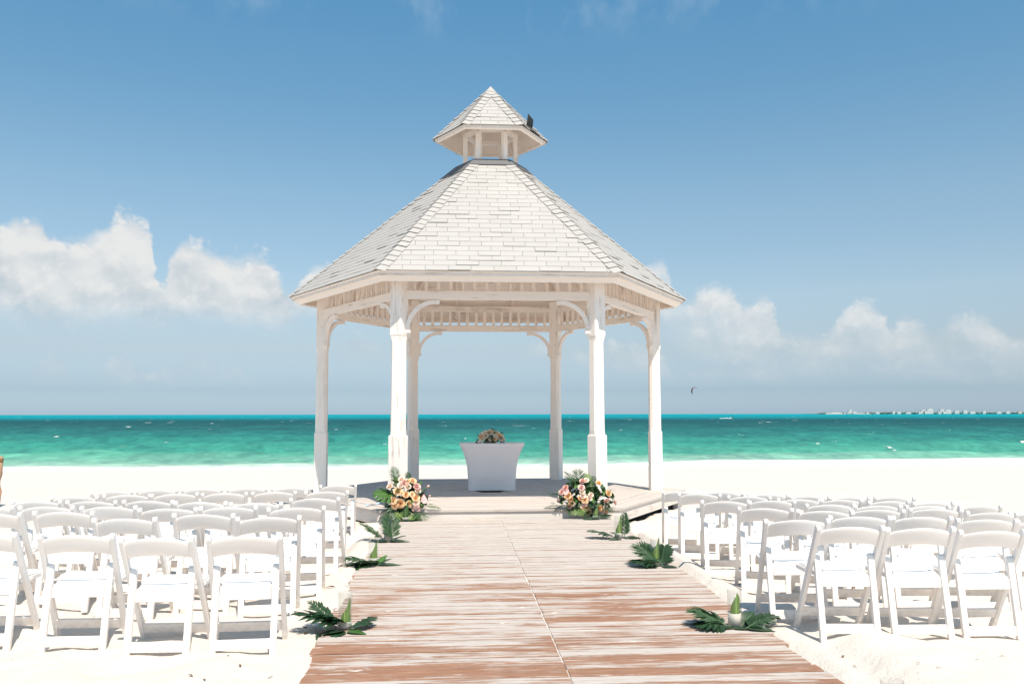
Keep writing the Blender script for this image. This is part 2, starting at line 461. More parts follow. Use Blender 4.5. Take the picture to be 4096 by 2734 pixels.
def foliage(name, a, b, rough=0.42, stripes=None):
    mt, t, out = material(name)
    oc = t.tex('Object')
    n = t.noise(oc, 18.0, 4.0, 0.6)
    f = t.m('MULTIPLY_ADD', t.m('SUBTRACT', n, 0.5), 1.3, t.rnd(), clamp=True)
    c = t.mix(f, a, b)
    x, y, z = t.sep(oc)
    ax = t.m('ABSOLUTE', x)
    rib = t.smooth(ax, 0.004, 0.0012)
    c = t.mix(t.m('MULTIPLY', rib, 0.6), c, tuple(min(1, 2.2*q+0.03) for q in b))
    if stripes:
        wv = t.m('SINE', t.m('MULTIPLY', t.m('SUBTRACT', y, t.m('MULTIPLY', ax, 0.9)), 260.0))
        c = t.mix(t.smooth(wv, 0.1, 0.8), c, stripes)
    p = principled(t, out, c, rough, 0.4)
    tr = t.n.new('ShaderNodeBsdfTranslucent'); t.l.new(t.mix(1.0, c, (0.9, 1.0, 0.35), 'MULTIPLY'), tr.inputs[0])
    ms = t.n.new('ShaderNodeMixShader'); ms.inputs[0].default_value = 0.22
    t.l.new(p.outputs[0], ms.inputs[1]); t.l.new(tr.outputs[0], ms.inputs[2]); t.l.new(ms.outputs[0], out.inputs[0])


foliage('leaf_dark', (0.014, 0.042, 0.018), (0.028, 0.075, 0.030))
foliage('leaf_green', (0.050, 0.125, 0.030), (0.085, 0.19, 0.045))
foliage('leaf_palm', (0.026, 0.066, 0.030), (0.060, 0.120, 0.055))
foliage('leaf_lime', (0.17, 0.27, 0.075), (0.25, 0.36, 0.12))
foliage('leaf_variegated', (0.06, 0.14, 0.035), (0.09, 0.18, 0.05), 0.4, (0.42, 0.47, 0.22))
foliage('leaf_dusty', (0.07, 0.125, 0.085), (0.11, 0.17, 0.115), 0.6)
plain('dry_leaf', (0.17, 0.10, 0.055), 0.8, 0.15, 0.2)
plain('candle_sand', (0.76, 0.70, 0.64), 0.8, 0.2, 0.04, 60)
plain('ribbon_blue', (0.42, 0.60, 0.74), 0.4, 0.4)
plain('brown_leather', (0.20, 0.11, 0.065), 0.6, 0.3)
plain('float_white', (0.78, 0.72, 0.64), 0.5, 0.3)
plain('rope', (0.22, 0.15, 0.08), 0.9, 0.1)
plain('kite_red', (0.16, 0.03, 0.03), 0.5, 0.3)
plain('kite_white', (0.62, 0.66, 0.68), 0.5, 0.3)
plain('wetsuit', (0.015, 0.016, 0.018), 0.6, 0.3)
plain('board_paint', (0.4, 0.3, 0.2), 0.4, 0.4)
plain('spray_white', (0.85, 0.86, 0.86), 0.9, 0.1)
plain('far_wall', (0.55, 0.535, 0.51), 0.8, 0.2, 0.05, 0.05)
plain('far_wall_tan', (0.50, 0.40, 0.32), 0.8, 0.2, 0.05, 0.05)
plain('far_window', (0.36, 0.39, 0.41), 0.4, 0.4)
plain('far_trees', (0.115, 0.155, 0.115), 0.9, 0.1, 0.15, 0.04)
plain('far_sand', (0.36, 0.36, 0.32), 0.9, 0.1)

mt, t, out = material('clear_glass')
lw = t.n.new('ShaderNodeLayerWeight'); lw.inputs[0].default_value = 0.25
tr = t.n.new('ShaderNodeBsdfTransparent'); tr.inputs[0].default_value = (0.965, 0.972, 0.968, 1)
gl = t.n.new('ShaderNodeBsdfGlossy'); gl.inputs['Roughness'].default_value = 0.03
ms = t.n.new('ShaderNodeMixShader')
t.l.new(t.m('MULTIPLY_ADD', t.m('POWER', lw.outputs['Facing'], 3.0), 0.75, 0.03, clamp=True), ms.inputs[0])
t.l.new(tr.outputs[0], ms.inputs[1]); t.l.new(gl.outputs[0], ms.inputs[2]); t.l.new(ms.outputs[0], out.inputs[0])


# ------------------------------------------------------------------ object helpers
def set_mat(me, mat):
    for mm in ([mat] if isinstance(mat, str) else mat):
        me.materials.append(MATS[mm])


def link(name, me, parent=None, M=None, label=None, cat=None, group=None, kind=None):
    o = bpy.data.objects.new(name, me)
    COL.objects.link(o)
    if parent is not None:
        o.parent = parent
    if M is not None:
        o.matrix_basis = M
    if label:
        o['label'] = label
    if cat:
        o['category'] = cat
    if group:
        o['group'] = group
    if kind:
        o['kind'] = kind
    return o


def empty(name, loc, label, cat, group=None, rz=0.0):
    o = link(name, None, None, Matrix.Translation(loc) @ Matrix.Rotation(rz, 4, 'Z'), label, cat, group)
    o.empty_display_size = 0.1
    return o


def mesh(name, verts, faces, mat, smooth=False):
    me = bpy.data.meshes.new(name)
    me.from_pydata([tuple(v) for v in verts], [], [tuple(f) for f in faces])
    set_mat(me, mat)
    if smooth:
        me.polygons.foreach_set('use_smooth', [True]*len(me.polygons))
    me.update()
    return me


def from_bm(name, bm, mat, smooth=False):
    me = bpy.data.meshes.new(name)
    bmesh.ops.recalc_face_normals(bm, faces=bm.faces)
    bm.to_mesh(me); bm.free()
    set_mat(me, mat)
    if smooth:
        me.polygons.foreach_set('use_smooth', [True]*len(me.polygons))
    return me


def box_mesh(name, sx, sy, sz, mat, bev=0.004, seg=1, taper=None):
    bm = bmesh.new()
    bmesh.ops.create_cube(bm, size=1.0)
    for v in bm.verts:
        v.co = Vector((v.co.x*sx, v.co.y*sy, v.co.z*sz))
    if bev:
        bmesh.ops.bevel(bm, geom=list(bm.edges), offset=bev, segments=seg, affect='EDGES', profile=0.5)
    return from_bm(name, bm, mat)


def frame(a, b, upv=(0, 0, 1)):
    """matrix with local X from a to b, local Z as close to upv as possible, origin at the middle"""
    a, b = Vector(a), Vector(b)
    x = (b-a).normalized(); z = Vector(upv); z = (z - x*z.dot(x)).normalized(); y = z.cross(x)
    c = (a+b)/2
    return Matrix(((x.x, y.x, z.x, c.x), (x.y, y.y, z.y, c.y), (x.z, y.z, z.z, c.z), (0, 0, 0, 1)))


def beam(name, a, b, wy, hz, mat, parent, bev=0.005, upv=(0, 0, 1)):
    me = box_mesh(name, (Vector(b)-Vector(a)).length, wy, hz, mat, bev)
    return link(name, me, parent, frame(a, b, upv))


def tube_mesh(name, pts, rad, mat, n=6, cap=True):
    V, Fc = [], []
    pts = [Vector(p) for p in pts]
    rads = rad if isinstance(rad, (list, tuple)) else [rad]*len(pts)
    for i, p in enumerate(pts):
        d = (pts[min(i+1, len(pts)-1)]-pts[max(i-1, 0)]).normalized()
        s = d.cross(Vector((0, 0, 1)))
        if s.length < 1e-4:
            s = Vector((1, 0, 0))
        s.normalize(); q = d.cross(s)
        for k in range(n):
            a = 2*math.pi*k/n
            V.append(p + (s*math.cos(a)+q*math.sin(a))*rads[i])
    for i in range(len(pts)-1):
        for k in range(n):
            Fc.append((i*n+k, i*n+(k+1) % n, (i+1)*n+(k+1) % n, (i+1)*n+k))
    if cap:
        Fc.append(tuple(range(n-1, -1, -1))); Fc.append(tuple((len(pts)-1)*n+k for k in range(n)))
    return mesh(name, V, Fc, mat, True)


# value noise for terrain and water (numpy)
TAB = RNG.random((256, 256))


def vnoise(x, y):
    xi = np.floor(x).astype(int); yi = np.floor(y).astype(int)
    fx = x-xi; fy = y-yi
    fx = fx*fx*(3-2*fx); fy = fy*fy*(3-2*fy)
    g = lambda i, j: TAB[i & 255, j & 255]
    return (g(xi, yi)*(1-fx)+g(xi+1, yi)*fx)*(1-fy) + (g(xi, yi+1)*(1-fx)+g(xi+1, yi+1)*fx)*fy


def fbm(x, y, oct=4, gain=0.5):
    s = 0; a = 1; n = 0
    for i in range(oct):
        s = s + a*(vnoise(x*2**i+17.3*i, y*2**i+9.1*i)-0.5); n += a; a *= gain
    return s/n


def sstep(x, a, b):
    q = np.clip((x-a)/(b-a), 0, 1); return q*q*(3-2*q)

# ------------------------------------------------------------------ the beach
SEA_Z = -0.9


def walk_z(y):
    return 0.026 + (y+10.4)*0.0139


def sand_base(x, y):
    x = np.asarray(x, float); y = np.asarray(y, float)
    xc = np.clip(x, -6, 6); yc = np.clip(y, -11.5, 0)+7.5
    h = 0.03992 - 0.01441*xc - 0.02762*yc - 0.00367*xc*xc + 0.00004*xc*yc - 0.00327*yc*yc
    h = np.clip(h, -0.15, 0.06)
    h = h + 0.037*sstep(x, 1.5, 1.9)*(1-sstep(y, -8.6, -7.9))
    far = np.interp(y, [-3, 4, 25.9, 60, 200, 60000], [-0.07, -0.13, SEA_Z, -2.2, -6, -12])
    w_ = sstep(y, -5.0, -3.0)
    h = h*(1-w_) + far*w_
    e = (1-sstep(np.abs(x), 1.64, 2.05)) * sstep(y, -18, -17) * (1-sstep(y, -3.2, -2.6))
    return h*(1-e) + np.minimum(h, walk_z(y)-0.05)*e


def sand_z(x, y):
    x = np.asarray(x, float); y = np.asarray(y, float)
    h = sand_base(x, y)
    amp = 1 - 0.75*sstep(y, -2.0, 3.0)
    e = sstep(np.abs(x), 1.55, 1.8) + sstep(y, -3.3, -2.8)
    e = np.clip(e, 0, 1)
    dim = sstep(vnoise(x*3.1+5, y*2.7+3), 0.62, 0.85)*sstep(np.abs(x), 1.7, 2.1)
    lump = 0.11*fbm(x*1.9, y*1.9, 3) + 0.030*fbm(x*7+31, y*7, 3) - 0.024*dim
    # undercut bank beside the platform
    rr_ = np.maximum(np.abs(x)*0.866+np.abs(y)*0.5, np.abs(y))
    under = -0.06*sstep(rr_, 3.05, 2.75)
    far = 0.10*fbm(x*0.45, y*0.45, 3)*sstep(y, 3, 8)*(1-sstep(y, 20, 26))
    # drifts banked against the platform skirt, higher on one side
    dr = sstep(rr_, 3.75, 3.05)*sstep(rr_, 2.75, 3.0)
    h = np.where(x < 0, np.maximum(h, h+(0.065-h)*dr), np.maximum(h, h+(0.0-h)*dr))
    z = h + lump*amp*e + under + far
    # sand spilling over the ends of the boards
    ax = np.abs(x)
    lip = 1.60 - 0.16*np.clip(fbm(x*0+3.0*np.sign(x), y*1.1, 4)*2.2+0.25, 0, 1)
    sp = sstep(ax, lip, lip+0.07)*(1-sstep(ax, 1.75, 2.0))*sstep(y, -18, -17)*(1-sstep(y, -4.6, -3.8))
    return np.where(sp > 0, np.maximum(z, z+(walk_z(y)+0.006-z)*sp), z)


def axis(parts):
    out = []
    for a, b, s in parts:
        out += list(np.arange(a, b, s))
    return out


geo = [10.0*1.45**i for i in range(18)]
xs = np.array([-v for v in geo[::-1] if v > 8.6] + axis([(-8.4, 8.4, 0.07)]) + [8.4] + [v for v in geo if v > 8.6])
ys = np.array([-400, -150, -60, -35, -25] + axis([(-19, -15, 0.2), (-15, -2.5, 0.065), (-2.5, 30, 0.25)]) + [30, 33, 40, 60, 100, 200, 500, 2000, 8000, 20000, 60000], float)
GX, GY = np.meshgrid(xs, ys)
GZ = sand_z(GX, GY)


def grid_mesh(name, X, Y, Z, mat):
    ny, nx = X.shape
    me = bpy.data.meshes.new(name)
    co = np.stack([X, Y, Z], -1).reshape(-1, 3).astype(np.float32)
    idx = np.arange(ny*nx).reshape(ny, nx)
    q = np.stack([idx[:-1, :-1], idx[:-1, 1:], idx[1:, 1:], idx[1:, :-1]], -1).reshape(-1, 4)
    me.vertices.add(len(co)); me.vertices.foreach_set('co', co.ravel())
    me.loops.add(q.size); me.loops.foreach_set('vertex_index', q.ravel().astype(np.int32))
    me.polygons.add(len(q)); me.polygons.foreach_set('loop_start', np.arange(0, q.size, 4, dtype=np.int32))
    me.polygons.foreach_set('use_smooth', np.ones(len(q), bool))
    me.update(calc_edges=True)
    set_mat(me, mat)
    return me


link('sand', grid_mesh('sand', GX, GY, GZ, 'sand'), kind='structure', label='white sand beach sloping down to the sea')

# ------------------------------------------------------------------ the sea
rows = [24.6]
step = 0.16
while rows[-1] < 60000:
    rows.append(rows[-1]+step)
    step *= 1.004 if rows[-1] < 60 else (1.012 if rows[-1] < 400 else 1.06)
rows = np.array(rows)
tt = np.linspace(-1, 1, 340)
SX = tt[None, :]*(rows[:, None]+16)*1.1
SY = np.repeat(rows[:, None], len(tt), 1)
dyr = np.gradient(rows)[:, None]
off = SY-25.9
SZ = np.zeros_like(SX)
for lam, amp, ang, ph in ((17, .13, .10, .3), (11, .11, -.16, 1.9), (7.3, .085, .22, 4.1), (4.6, .06, -.30, 2.2), (2.9, .035, .42, 5.0), (1.9, .02, -.5, .8)):
    kx, ky = math.sin(ang)*2*math.pi/lam, math.cos(ang)*2*math.pi/lam
    jit = 2.5*fbm(SX/lam*0.35+ph*7, SY/lam*0.35, 2)
    s = np.sin(kx*SX+ky*SY+ph+jit*2)
    s = 2*((s+1)/2)**1.6-1
    SZ += amp*s*np.clip(1.3-dyr*4/lam, 0, 1)
shal = np.clip(off/14, 0.05, 1)
SZ *= shal*(0.6+1.4*np.clip(fbm(SX*0.03, SY*0.03, 2)+0.5, 0, 1))
foam = np.zeros_like(SX)
# breakers rolling in: y of the crest wanders along the beach, strength comes and goes
for k_, (yc, hgt, seed) in enumerate(((28.4, .30, 3.0), (33.5, .24, 11.0), (41.0, .22, 23.0))):
    crest = yc + 3.0*fbm(SX*0.05+seed, SX*0+seed, 3)
    power = sstep(fbm(SX*0.055+seed*3, SX*0+seed*2, 2)+0.5, 0.42, 0.70)
    prof = np.where(SY < crest, np.exp(-((SY-crest)/0.45)**2), np.exp(-((SY-crest)/1.6)**2))
    SZ += hgt*power*prof*np.clip(1.2-dyr*2, 0, 1)
    foam += (1.0 if k_ == 0 else 0.55)*power*np.exp(-((SY-crest+0.35)/(0.75 if k_ == 0 else 0.45))**2)
# one crest breaking further out
bx, by = on_z(3560, 1791, SEA_Z).x, on_z(3560, 1791, SEA_Z).y
gb = np.exp(-((SX-bx)/0.42)**2)*np.exp(-((SY-by)/0.7)**2)*(0.6+0.8*vnoise(SX*3, SY*2))
SZ += 0.10*gb
foam += 0.72*gb*(0.5+vnoise(SX*5, SY*1.5))
# wash and foam at the water's edge
edge = 25.9 + 1.3*fbm(SX*0.12+2, SX*0+4, 3)
foam += 1.0*np.exp(-((SY-edge)/0.8)**2) + 0.40*np.exp(-((SY-edge-1.8)/1.5)**2)


def sea_z(x, y):
    i = int(np.clip(np.searchsorted(rows, y), 0, len(rows)-1))
    j = int(np.clip(round((x/((rows[i]+16)*1.1)+1)/2*(len(tt)-1)), 0, len(tt)-1))
    return SEA_Z+float(SZ[i, j])


me = grid_mesh('sea', SX, SY, SEA_Z+SZ, 'sea_water')
at = me.attributes.new('foam', 'FLOAT', 'POINT')
at.data.foreach_set('value', np.clip(foam, 0, 1.5).ravel().astype(np.float32))
link('sea', me, kind='structure', label='turquoise sea with small whitecaps and foam at the shore')

# ------------------------------------------------------------------ boardwalk
bw = link('boardwalk', box_mesh('boardwalk', 0.09, 12.3, 0.07, 'skirt_wood', 0.005), None,
          Matrix.Translation((0.0, -9.2, walk_z(-9.2)-0.068)) @ Matrix.Rotation(math.atan(0.0139), 4, 'X'),
          label='worn whitewashed boardwalk of cross planks leading to the gazebo', kind='structure')
bwi = bw.matrix_basis.inverted()
for sx in (-1.5, -0.75, 0.78, 1.45):
    link('joist', bw.data, bw, Matrix.Translation((sx, 0, -0.001)))
link('sand_fill', box_mesh('sand_fill', 0.016, 12.3, 0.030, 'sand', 0.002), bw, Matrix.Translation((0.0, 0, 0.047)), kind='stuff')
PITCHB = 0.146
y = -3.12
while y > -15.3:
    wid = random.uniform(0.131, 0.138)
    for s in (-1, 1):
        Lx = (1.635 if s < 0 else 1.575) + random.uniform(-0.02, 0.02) - 0.004
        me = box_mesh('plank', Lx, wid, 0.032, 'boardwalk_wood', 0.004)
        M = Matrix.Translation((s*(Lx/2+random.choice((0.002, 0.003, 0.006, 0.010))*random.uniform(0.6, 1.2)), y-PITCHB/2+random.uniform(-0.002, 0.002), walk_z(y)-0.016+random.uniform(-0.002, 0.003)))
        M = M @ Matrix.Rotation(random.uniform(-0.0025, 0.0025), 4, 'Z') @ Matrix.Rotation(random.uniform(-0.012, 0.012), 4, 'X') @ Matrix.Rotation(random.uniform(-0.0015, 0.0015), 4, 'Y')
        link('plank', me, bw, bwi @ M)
    y -= PITCHB

# ------------------------------------------------------------------ gazebo
RE, ZE = 3.52, 3.66          # eave corners, top of fascia
RP, ZD, RD = 2.952, 0.2533, 3.465
RT, ZT = 0.62, 6.0           # upper end of the main roof
RC, ZC, ZA = 1.0135, 6.549, 7.5125
ANG = [R(240+60*k) for k in range(6)]


def hexc(r_, k, z):
    a = ANG[k % 6]; return Vector((r_*math.cos(a), r_*math.sin(a), z))


gz = empty('gazebo', (0, 0, 0), 'white hexagonal wooden gazebo with shingled roof and small cupola', 'gazebo')

# platform
DECK_T = 0.030
vs = [hexc(RD-0.03, k, ZD-DECK_T-0.012) for k in range(6)] + [hexc(RD-0.03, k, ZD-0.19) for k in range(6)]
deck = link('deck', mesh('deck', vs, [tuple(range(6)), tuple(range(11, 5, -1))] + [(k, k+6, (k+1) % 6+6, (k+1) % 6) for k in range(6)], 'asphalt_underlay'), gz)
ap = RD*math.cos(R(30))
PW = 0.1385
nrow = int(ap/PW)
for k in range(6):
    mid = (ANG[k]+ANG[(k+1) % 6])/2 if k != 1 else R(330)
    if k == 5:
        mid = R(210)
    mid = R(270+60*k)
    nx, ny = math.cos(mid), math.sin(mid)
    for i in range(nrow):
        a1 = ap + 0.02 - i*PW; a0 = a1-PW+0.006
        h1 = a1*math.tan(R(30))-0.004; h0 = a0*math.tan(R(30))-0.004
        if h0 < 0.08:
            continue
        dzp = random.uniform(-0.002, 0.002)
        V = []
        for zz in (-DECK_T, 0.0):
            V += [(-h1, -(a1-a0)/2, zz), (h1, -(a1-a0)/2, zz), (h0, (a1-a0)/2, zz), (-h0, (a1-a0)/2, zz)]
        me = mesh('plank', V, [(3, 2, 1, 0), (4, 5, 6, 7), (0, 1, 5, 4), (1, 2, 6, 5), (2, 3, 7, 6), (3, 0, 4, 7)], 'deck_wood')
        am = (a0+a1)/2
        M = Matrix.Translation((nx*am, ny*am, ZD+dzp)) @ Matrix.Rotation(mid+R(90), 4, 'Z')
        link('plank', me, deck, M)
for k in range(6):
    a, b = hexc(RD, k, 0), hexc(RD, k+1, 0)
    z1 = ZD-DECK_T-0.003
    m_ = (a+b)/2; nrm = Vector((m_.x, m_.y, 0)).normalized()
    d_ = (b-a).normalized()
    for h_, z0 in ((0.165, z1),):
        beam('skirt_board', a-nrm*0.02+Vector((0, 0, z0-h_/2)), b-nrm*0.02+Vector((0, 0, z0-h_/2)), 0.036, h_, 'skirt_wood', deck, 0.004)
for k in range(6):
    p = hexc(RD-0.16, k, 0)
    zb = float(sand_base(p.x, p.y))-0.15
    link('footing', box_mesh('footing', 0.14, 0.14, ZD-0.2-zb, 'skirt_wood', 0.005), deck, Matrix.Translation((p.x, p.y, (ZD-0.2+zb)/2)) @ Matrix.Rotation(ANG[k], 4, 'Z'))


def chamfer_loft(name, secs, mat, rot, cx, cy):
    """secs = (z, half width, chamfer); octagonal sections lofted"""
    V, Fc = [], []
    for z, h, c in secs:
        for (px, py) in ((h, -h+c), (h, h-c), (h-c, h), (-h+c, h), (-h, h-c), (-h, -h+c), (-h+c, -h), (h-c, -h)):
            V.append((cx+px*math.cos(rot)-py*math.sin(rot), cy+px*math.sin(rot)+py*math.cos(rot), z))
    for i in range(len(secs)-1):
        for q in range(8):
            Fc.append((i*8+q, i*8+(q+1) % 8, (i+1)*8+(q+1) % 8, (i+1)*8+q))
    Fc.append(tuple(range(7, -1, -1))); Fc.append(tuple((len(secs)-1)*8+q for q in range(8)))
    return mesh(name, V, Fc, mat)


for k in range(6):
    p = hexc(RP, k, 0); a = ANG[k]
    po = link('post', chamfer_loft('post', [(ZD+0.004, .09, .03), (1.31, .097, .030), (1.36, .099, .042), (2.0, .096, .042), (2.66, .093, .040), (2.70, .093, .030), (2.735, .094, .014), (2.80, .094, .014)], 'post_paint', a, p.x, p.y), gz)
    link('plinth', chamfer_loft('plinth', [(ZD+0.003, .107, .009), (1.0, .106, .009), (1.278, .106, .009), (1.290, .102, .012), (1.296, .098, .028)], 'post_paint', a, p.x, p.y), po)
    link('capital_block', chamfer_loft('capital_block', [(2.757, .096, .008), (2.768, .1, .008), (3.93, .1, .008)], 'post_paint', a, p.x, p.y), po)

ZB0, ZB1 = 3.305, 3.435      # lower beam
ZS1 = 3.715                  # spindles to here
ZT1 = 3.83                   # top of upper beam
for k in range(6):
    a, b = hexc(RP, k, 0), hexc(RP, k+1, 0)
    d_ = (b-a).normalized(); nrm = Vector(((a+b).x, (a+b).y, 0)).normalized()
    fz = gz
    e0, e1 = a+d_*0.092, b-d_*0.092
    up_ = lambda z: Vector((0, 0, z))
    fr = beam('frieze_beam', e0+up_((ZB0+ZB1)/2), e1+up_((ZB0+ZB1)/2), 0.09, ZB1-ZB0, 'beam_paint', gz)
    beam('top_beam', e0+up_((ZS1+ZT1)/2), e1+up_((ZS1+ZT1)/2), 0.09, ZT1-ZS1, 'beam_paint', gz)
    n = 15
    for i in range(n):
        p = e0.lerp(e1, (i+0.75)/(n+0.5)) + d_*random.uniform(-.006, .006)
        me = box_mesh('spindle', ZS1-ZB1, 0.052+random.uniform(-.003, .003), 0.040, 'beam_paint', 0.004)
        link('spindle', me, gz, frame(p+up_(ZB1), p+up_(ZS1), nrm))
    # curved braces
    for (q, s) in ((e0, 1), (e1, -1)):
        V, Fc = [], []
        th, N = 0.030, 12
        for i in range(N+1):
            t_ = i/N*math.pi/2
            # circle centre at the lower inner side, arc from the post up to the beam
            ox, oz = 0.43*(1-math.cos(t_))+0.03, 0.43*math.sin(t_)
            nx_, nz_ = math.cos(t_), -math.sin(t_)
            for (rr, dd) in ((-.03, -th), (.03, -th), (.03, th), (-.03, th)):
                V.append((ox+nx_*rr, dd, oz+nz_*rr))
        for i in range(N):
            for j in range(4):
                Fc.append((i*4+j, i*4+(j+1) % 4, i*4+4+(j+1) % 4, i*4+4+j))
        Fc += [(3, 2, 1, 0), tuple(N*4+j for j in range(4))]
        base = q + up_(ZB0-0.43-0.034)
        x_ = d_*s; y_ = nrm if s > 0 else -nrm
        y_ = up_(1).cross(x_)
        M = Matrix(((x_.x, y_.x, 0, base.x), (x_.y, y_.y, 0, base.y), (x_.z, y_.z, 1, base.z), (0, 0, 0, 1)))
        br = link('brace', mesh('brace', V, Fc, 'trim_paint'), gz, M)
        link('brace_block', box_mesh('brace_block', 0.08, 0.062, 0.055, 'trim_paint', 0.004), br, Matrix.Translation((0.038, 0, -0.012)))
        link('brace_block', box_mesh('brace_block', 0.06, 0.066, 0.06, 'trim_paint', 0.004), br, Matrix.Translation((0.475, 0, 0.423)))


def sheath(r1, z1, r2, z2, name, thick, mat, parent):
    """six sloping roof boards as one slab"""
    V, Fc = [], []
    for dz_ in (0.0, -thick):
        for (r_, z) in ((r1, z1), (r2, z2)):
            V += [hexc(max(r_, 0.001), k, z+dz_) for k in range(6)]
    for k in range(6):
        j = (k+1) % 6
        Fc += [(k, j, 6+j, 6+k), (12+j, 12+k, 18+k, 18+j), (k, 12+k, 12+j, j), (6+j, 18+j, 18+k, 6+k)]
    return link(name, mesh(name, V, Fc, mat), parent)


roof = sheath(RE-0.02, ZE-0.015, RT-0.03, ZT-0.005, 'roof', 0.055, 'soffit_paint', gz)
cup = link('cupola', chamfer_loft('cupola', [(ZT-0.012, RT*0.60, 0.2), (ZT-0.004, RT*0.60, 0.2)], 'flashing_grey', 0, 0, 0), gz)
croof = sheath(RC-0.01, ZC-0.012, 0.0, ZA-0.016, 'cupola_roof', 0.04, 'soffit_paint', gz)


def face_frame(k, r1, z1, r2, z2):
    """eave mid point, along, up-slope, normal, eave half width, slope length, top half width"""
    a, b, c_, d_ = hexc(r1, k, z1), hexc(r1, k+1, z1), hexc(max(r2, 1e-4), k+1, z2), hexc(max(r2, 1e-4), k, z2)
    e = (a+b)/2; tp = (c_+d_)/2
    u = (b-a).normalized(); v = (tp-e).normalized(); n = u.cross(v)
    return e, u, v, n, (b-a).length/2, (tp-e).length, (c_-d_).length/2


SH_F = [(0, 1, 2, 3), (7, 6, 5, 4), (1, 0, 4, 5), (2, 1, 5, 6), (3, 2, 6, 7), (0, 3, 7, 4)]


def shingle_geo(fr, u0_, u1_, v0, v1, lift, thick, cut):
    e, u, v, n, hw, L, ht = fr
    half = lambda vv: hw+(ht-hw)*min(max(vv, 0)/L, 1.0) - cut
    out = []
    quad = []
    for (uu, vv) in ((u0_, v0), (u1_, v0), (u1_, v1), (u0_, v1)):
        h = half(vv); quad.append((max(-h, min(h, uu)), vv))
    if quad[1][0]-quad[0][0] < 0.03:
        return None
    for dz_ in (thick, 0.0):
        for i, (uu, vv) in enumerate(quad):
            z = (lift if i < 2 else 0.003) + dz_
            out.append(e+u*uu+v*vv+n*z)
    return out


def cover(parent, k, r1, z1, r2, z2, expo, tab, cut, single, bulk, upto=None):
    """courses of shingles on one roof face; single -> own objects, else collected in bulk"""
    fr = face_frame(k, r1, z1, r2, z2)
    L = fr[5]; rows_ = int(L/expo)
    cnt = 0
    for r_ in range(rows_+1):
        v0 = r_*expo - 0.012; v1 = min(v0+expo+0.016, L)
        if v1-v0 < 0.04:
            continue
        sh = (r_ % 2)*tab*0.5 + random.uniform(-.03, .03)
        u = -fr[4]-tab+sh
        while u < fr[4]:
            lift = 0.008 + random.random()**6*0.012
            dv = random.uniform(-.003, .003)
            g = shingle_geo(fr, u+0.002, u+tab-0.002, v0+dv, v1, lift, 0.006, cut)
            u += tab
            if g is None:
                continue
            if single and (upto is None or r_ < upto):
                c0 = sum(g, Vector())/8
                me = mesh('shingle', [q-c0 for q in g], SH_F, 'shingle_paint')
                link('shingle', me, parent, Matrix.Translation(c0)); cnt += 1
            else:
                b0 = len(bulk[0]); bulk[0].extend(g); bulk[1].extend([tuple(b0+i for i in f_) for f_ in SH_F])
    return cnt


def hips(parent, ks, r1, z1, r2, z2, expo, half, single, bulk):
    for k in ks:
        a, b = hexc(r1, k, z1), hexc(max(r2, 1e-4), k, z2)
        d_ = (b-a); L = d_.length; d_.normalize()
        uL = (hexc(1, k-1, 0)-hexc(1, k, 0)).normalized(); uR = (hexc(1, k+1, 0)-hexc(1, k, 0)).normalized()
        nrm = d_.cross(uR.cross(d_)).normalized()
        # side directions in each face, perpendicular to the hip
        sL = (uL-d_*uL.dot(d_)).normalized(); sR = (uR-d_*uR.dot(d_)).normalized()
        out_ = -(sL+sR).normalized()
        nL = (out_-sL*out_.dot(sL)).normalized(); nR = (out_-sR*out_.dot(sR)).normalized()
        i = 0
        while (i+0.7)*expo < L-(0.10 if r2 < 0.01 else 0):
            s0 = i*expo-0.02; s1 = min(s0+expo+0.02, L)
            jit = random.uniform(-.006, .006); hl = half*random.uniform(.95, 1.05)
            V = []
            for lay in (0.0, -0.006):
                for (s_, lf) in ((s0+jit, 0.032+random.random()**3*0.01), (s1, 0.020)):
                    c0 = a+d_*s_
                    V += [c0+sL*hl+nL*(lf+lay-0.005)+d_*(0.012), c0+out_*(lf+lay), c0+sR*hl+nR*(lf+lay-0.005)+d_*(0.012)]
            Fq = [(0, 1, 4, 3), (1, 2, 5, 4), (7, 6, 9, 10), (8, 7, 10, 11), (1, 0, 6, 7), (2, 1, 7, 8), (3, 4, 10, 9), (4, 5, 11, 10), (0, 3, 9, 6), (5, 2, 8, 11)]
            if single:
                c0 = sum(V, Vector())/12
                link('hip_cap', mesh('hip_cap', [q-c0 for q in V], Fq, 'shingle_paint'), parent, Matrix.Translation(c0))
            else:
                b0 = len(bulk[0]); bulk[0].extend(V); bulk[1].extend([tuple(b0+q for q in f_) for f_ in Fq])
            i += 1


sheath(RE-0.012, ZE-0.010, RT-0.01, ZT, 'underlay', 0.003, 'asphalt_underlay', roof)
sheath(RC-0.004, ZC-0.007, 0.0, ZA-0.01, 'underlay', 0.003, 'asphalt_underlay', croof)
bulk = ([], [])
n_s = cover(roof, 0, RE+0.012, ZE+0.002, RT, ZT+0.008, 0.1325, 0.33, 0.03, True, bulk)
n_s += cover(roof, 1, RE+0.012, ZE+0.002, RT, ZT+0.008, 0.1325, 0.33, 0.03, True, bulk, 4)
n_s += cover(roof, 5, RE+0.012, ZE+0.002, RT, ZT+0.008, 0.1325, 0.33, 0.03, True, bulk, 4)
for k in (2, 3, 4):
    cover(roof, k, RE+0.012, ZE+0.002, RT, ZT+0.008, 0.1325, 0.33, 0.03, False, bulk)
hips(roof, (0, 1, 2, 5), RE+0.012, ZE+0.002, RT, ZT+0.008, 0.14, 0.135, True, bulk)
hips(roof, (3, 4), RE+0.012, ZE+0.002, RT, ZT+0.008, 0.14, 0.135, False, bulk)
link('shingles', mesh('shingles', bulk[0], bulk[1], 'shingle_paint'), roof, kind='stuff')
bulk = ([], [])
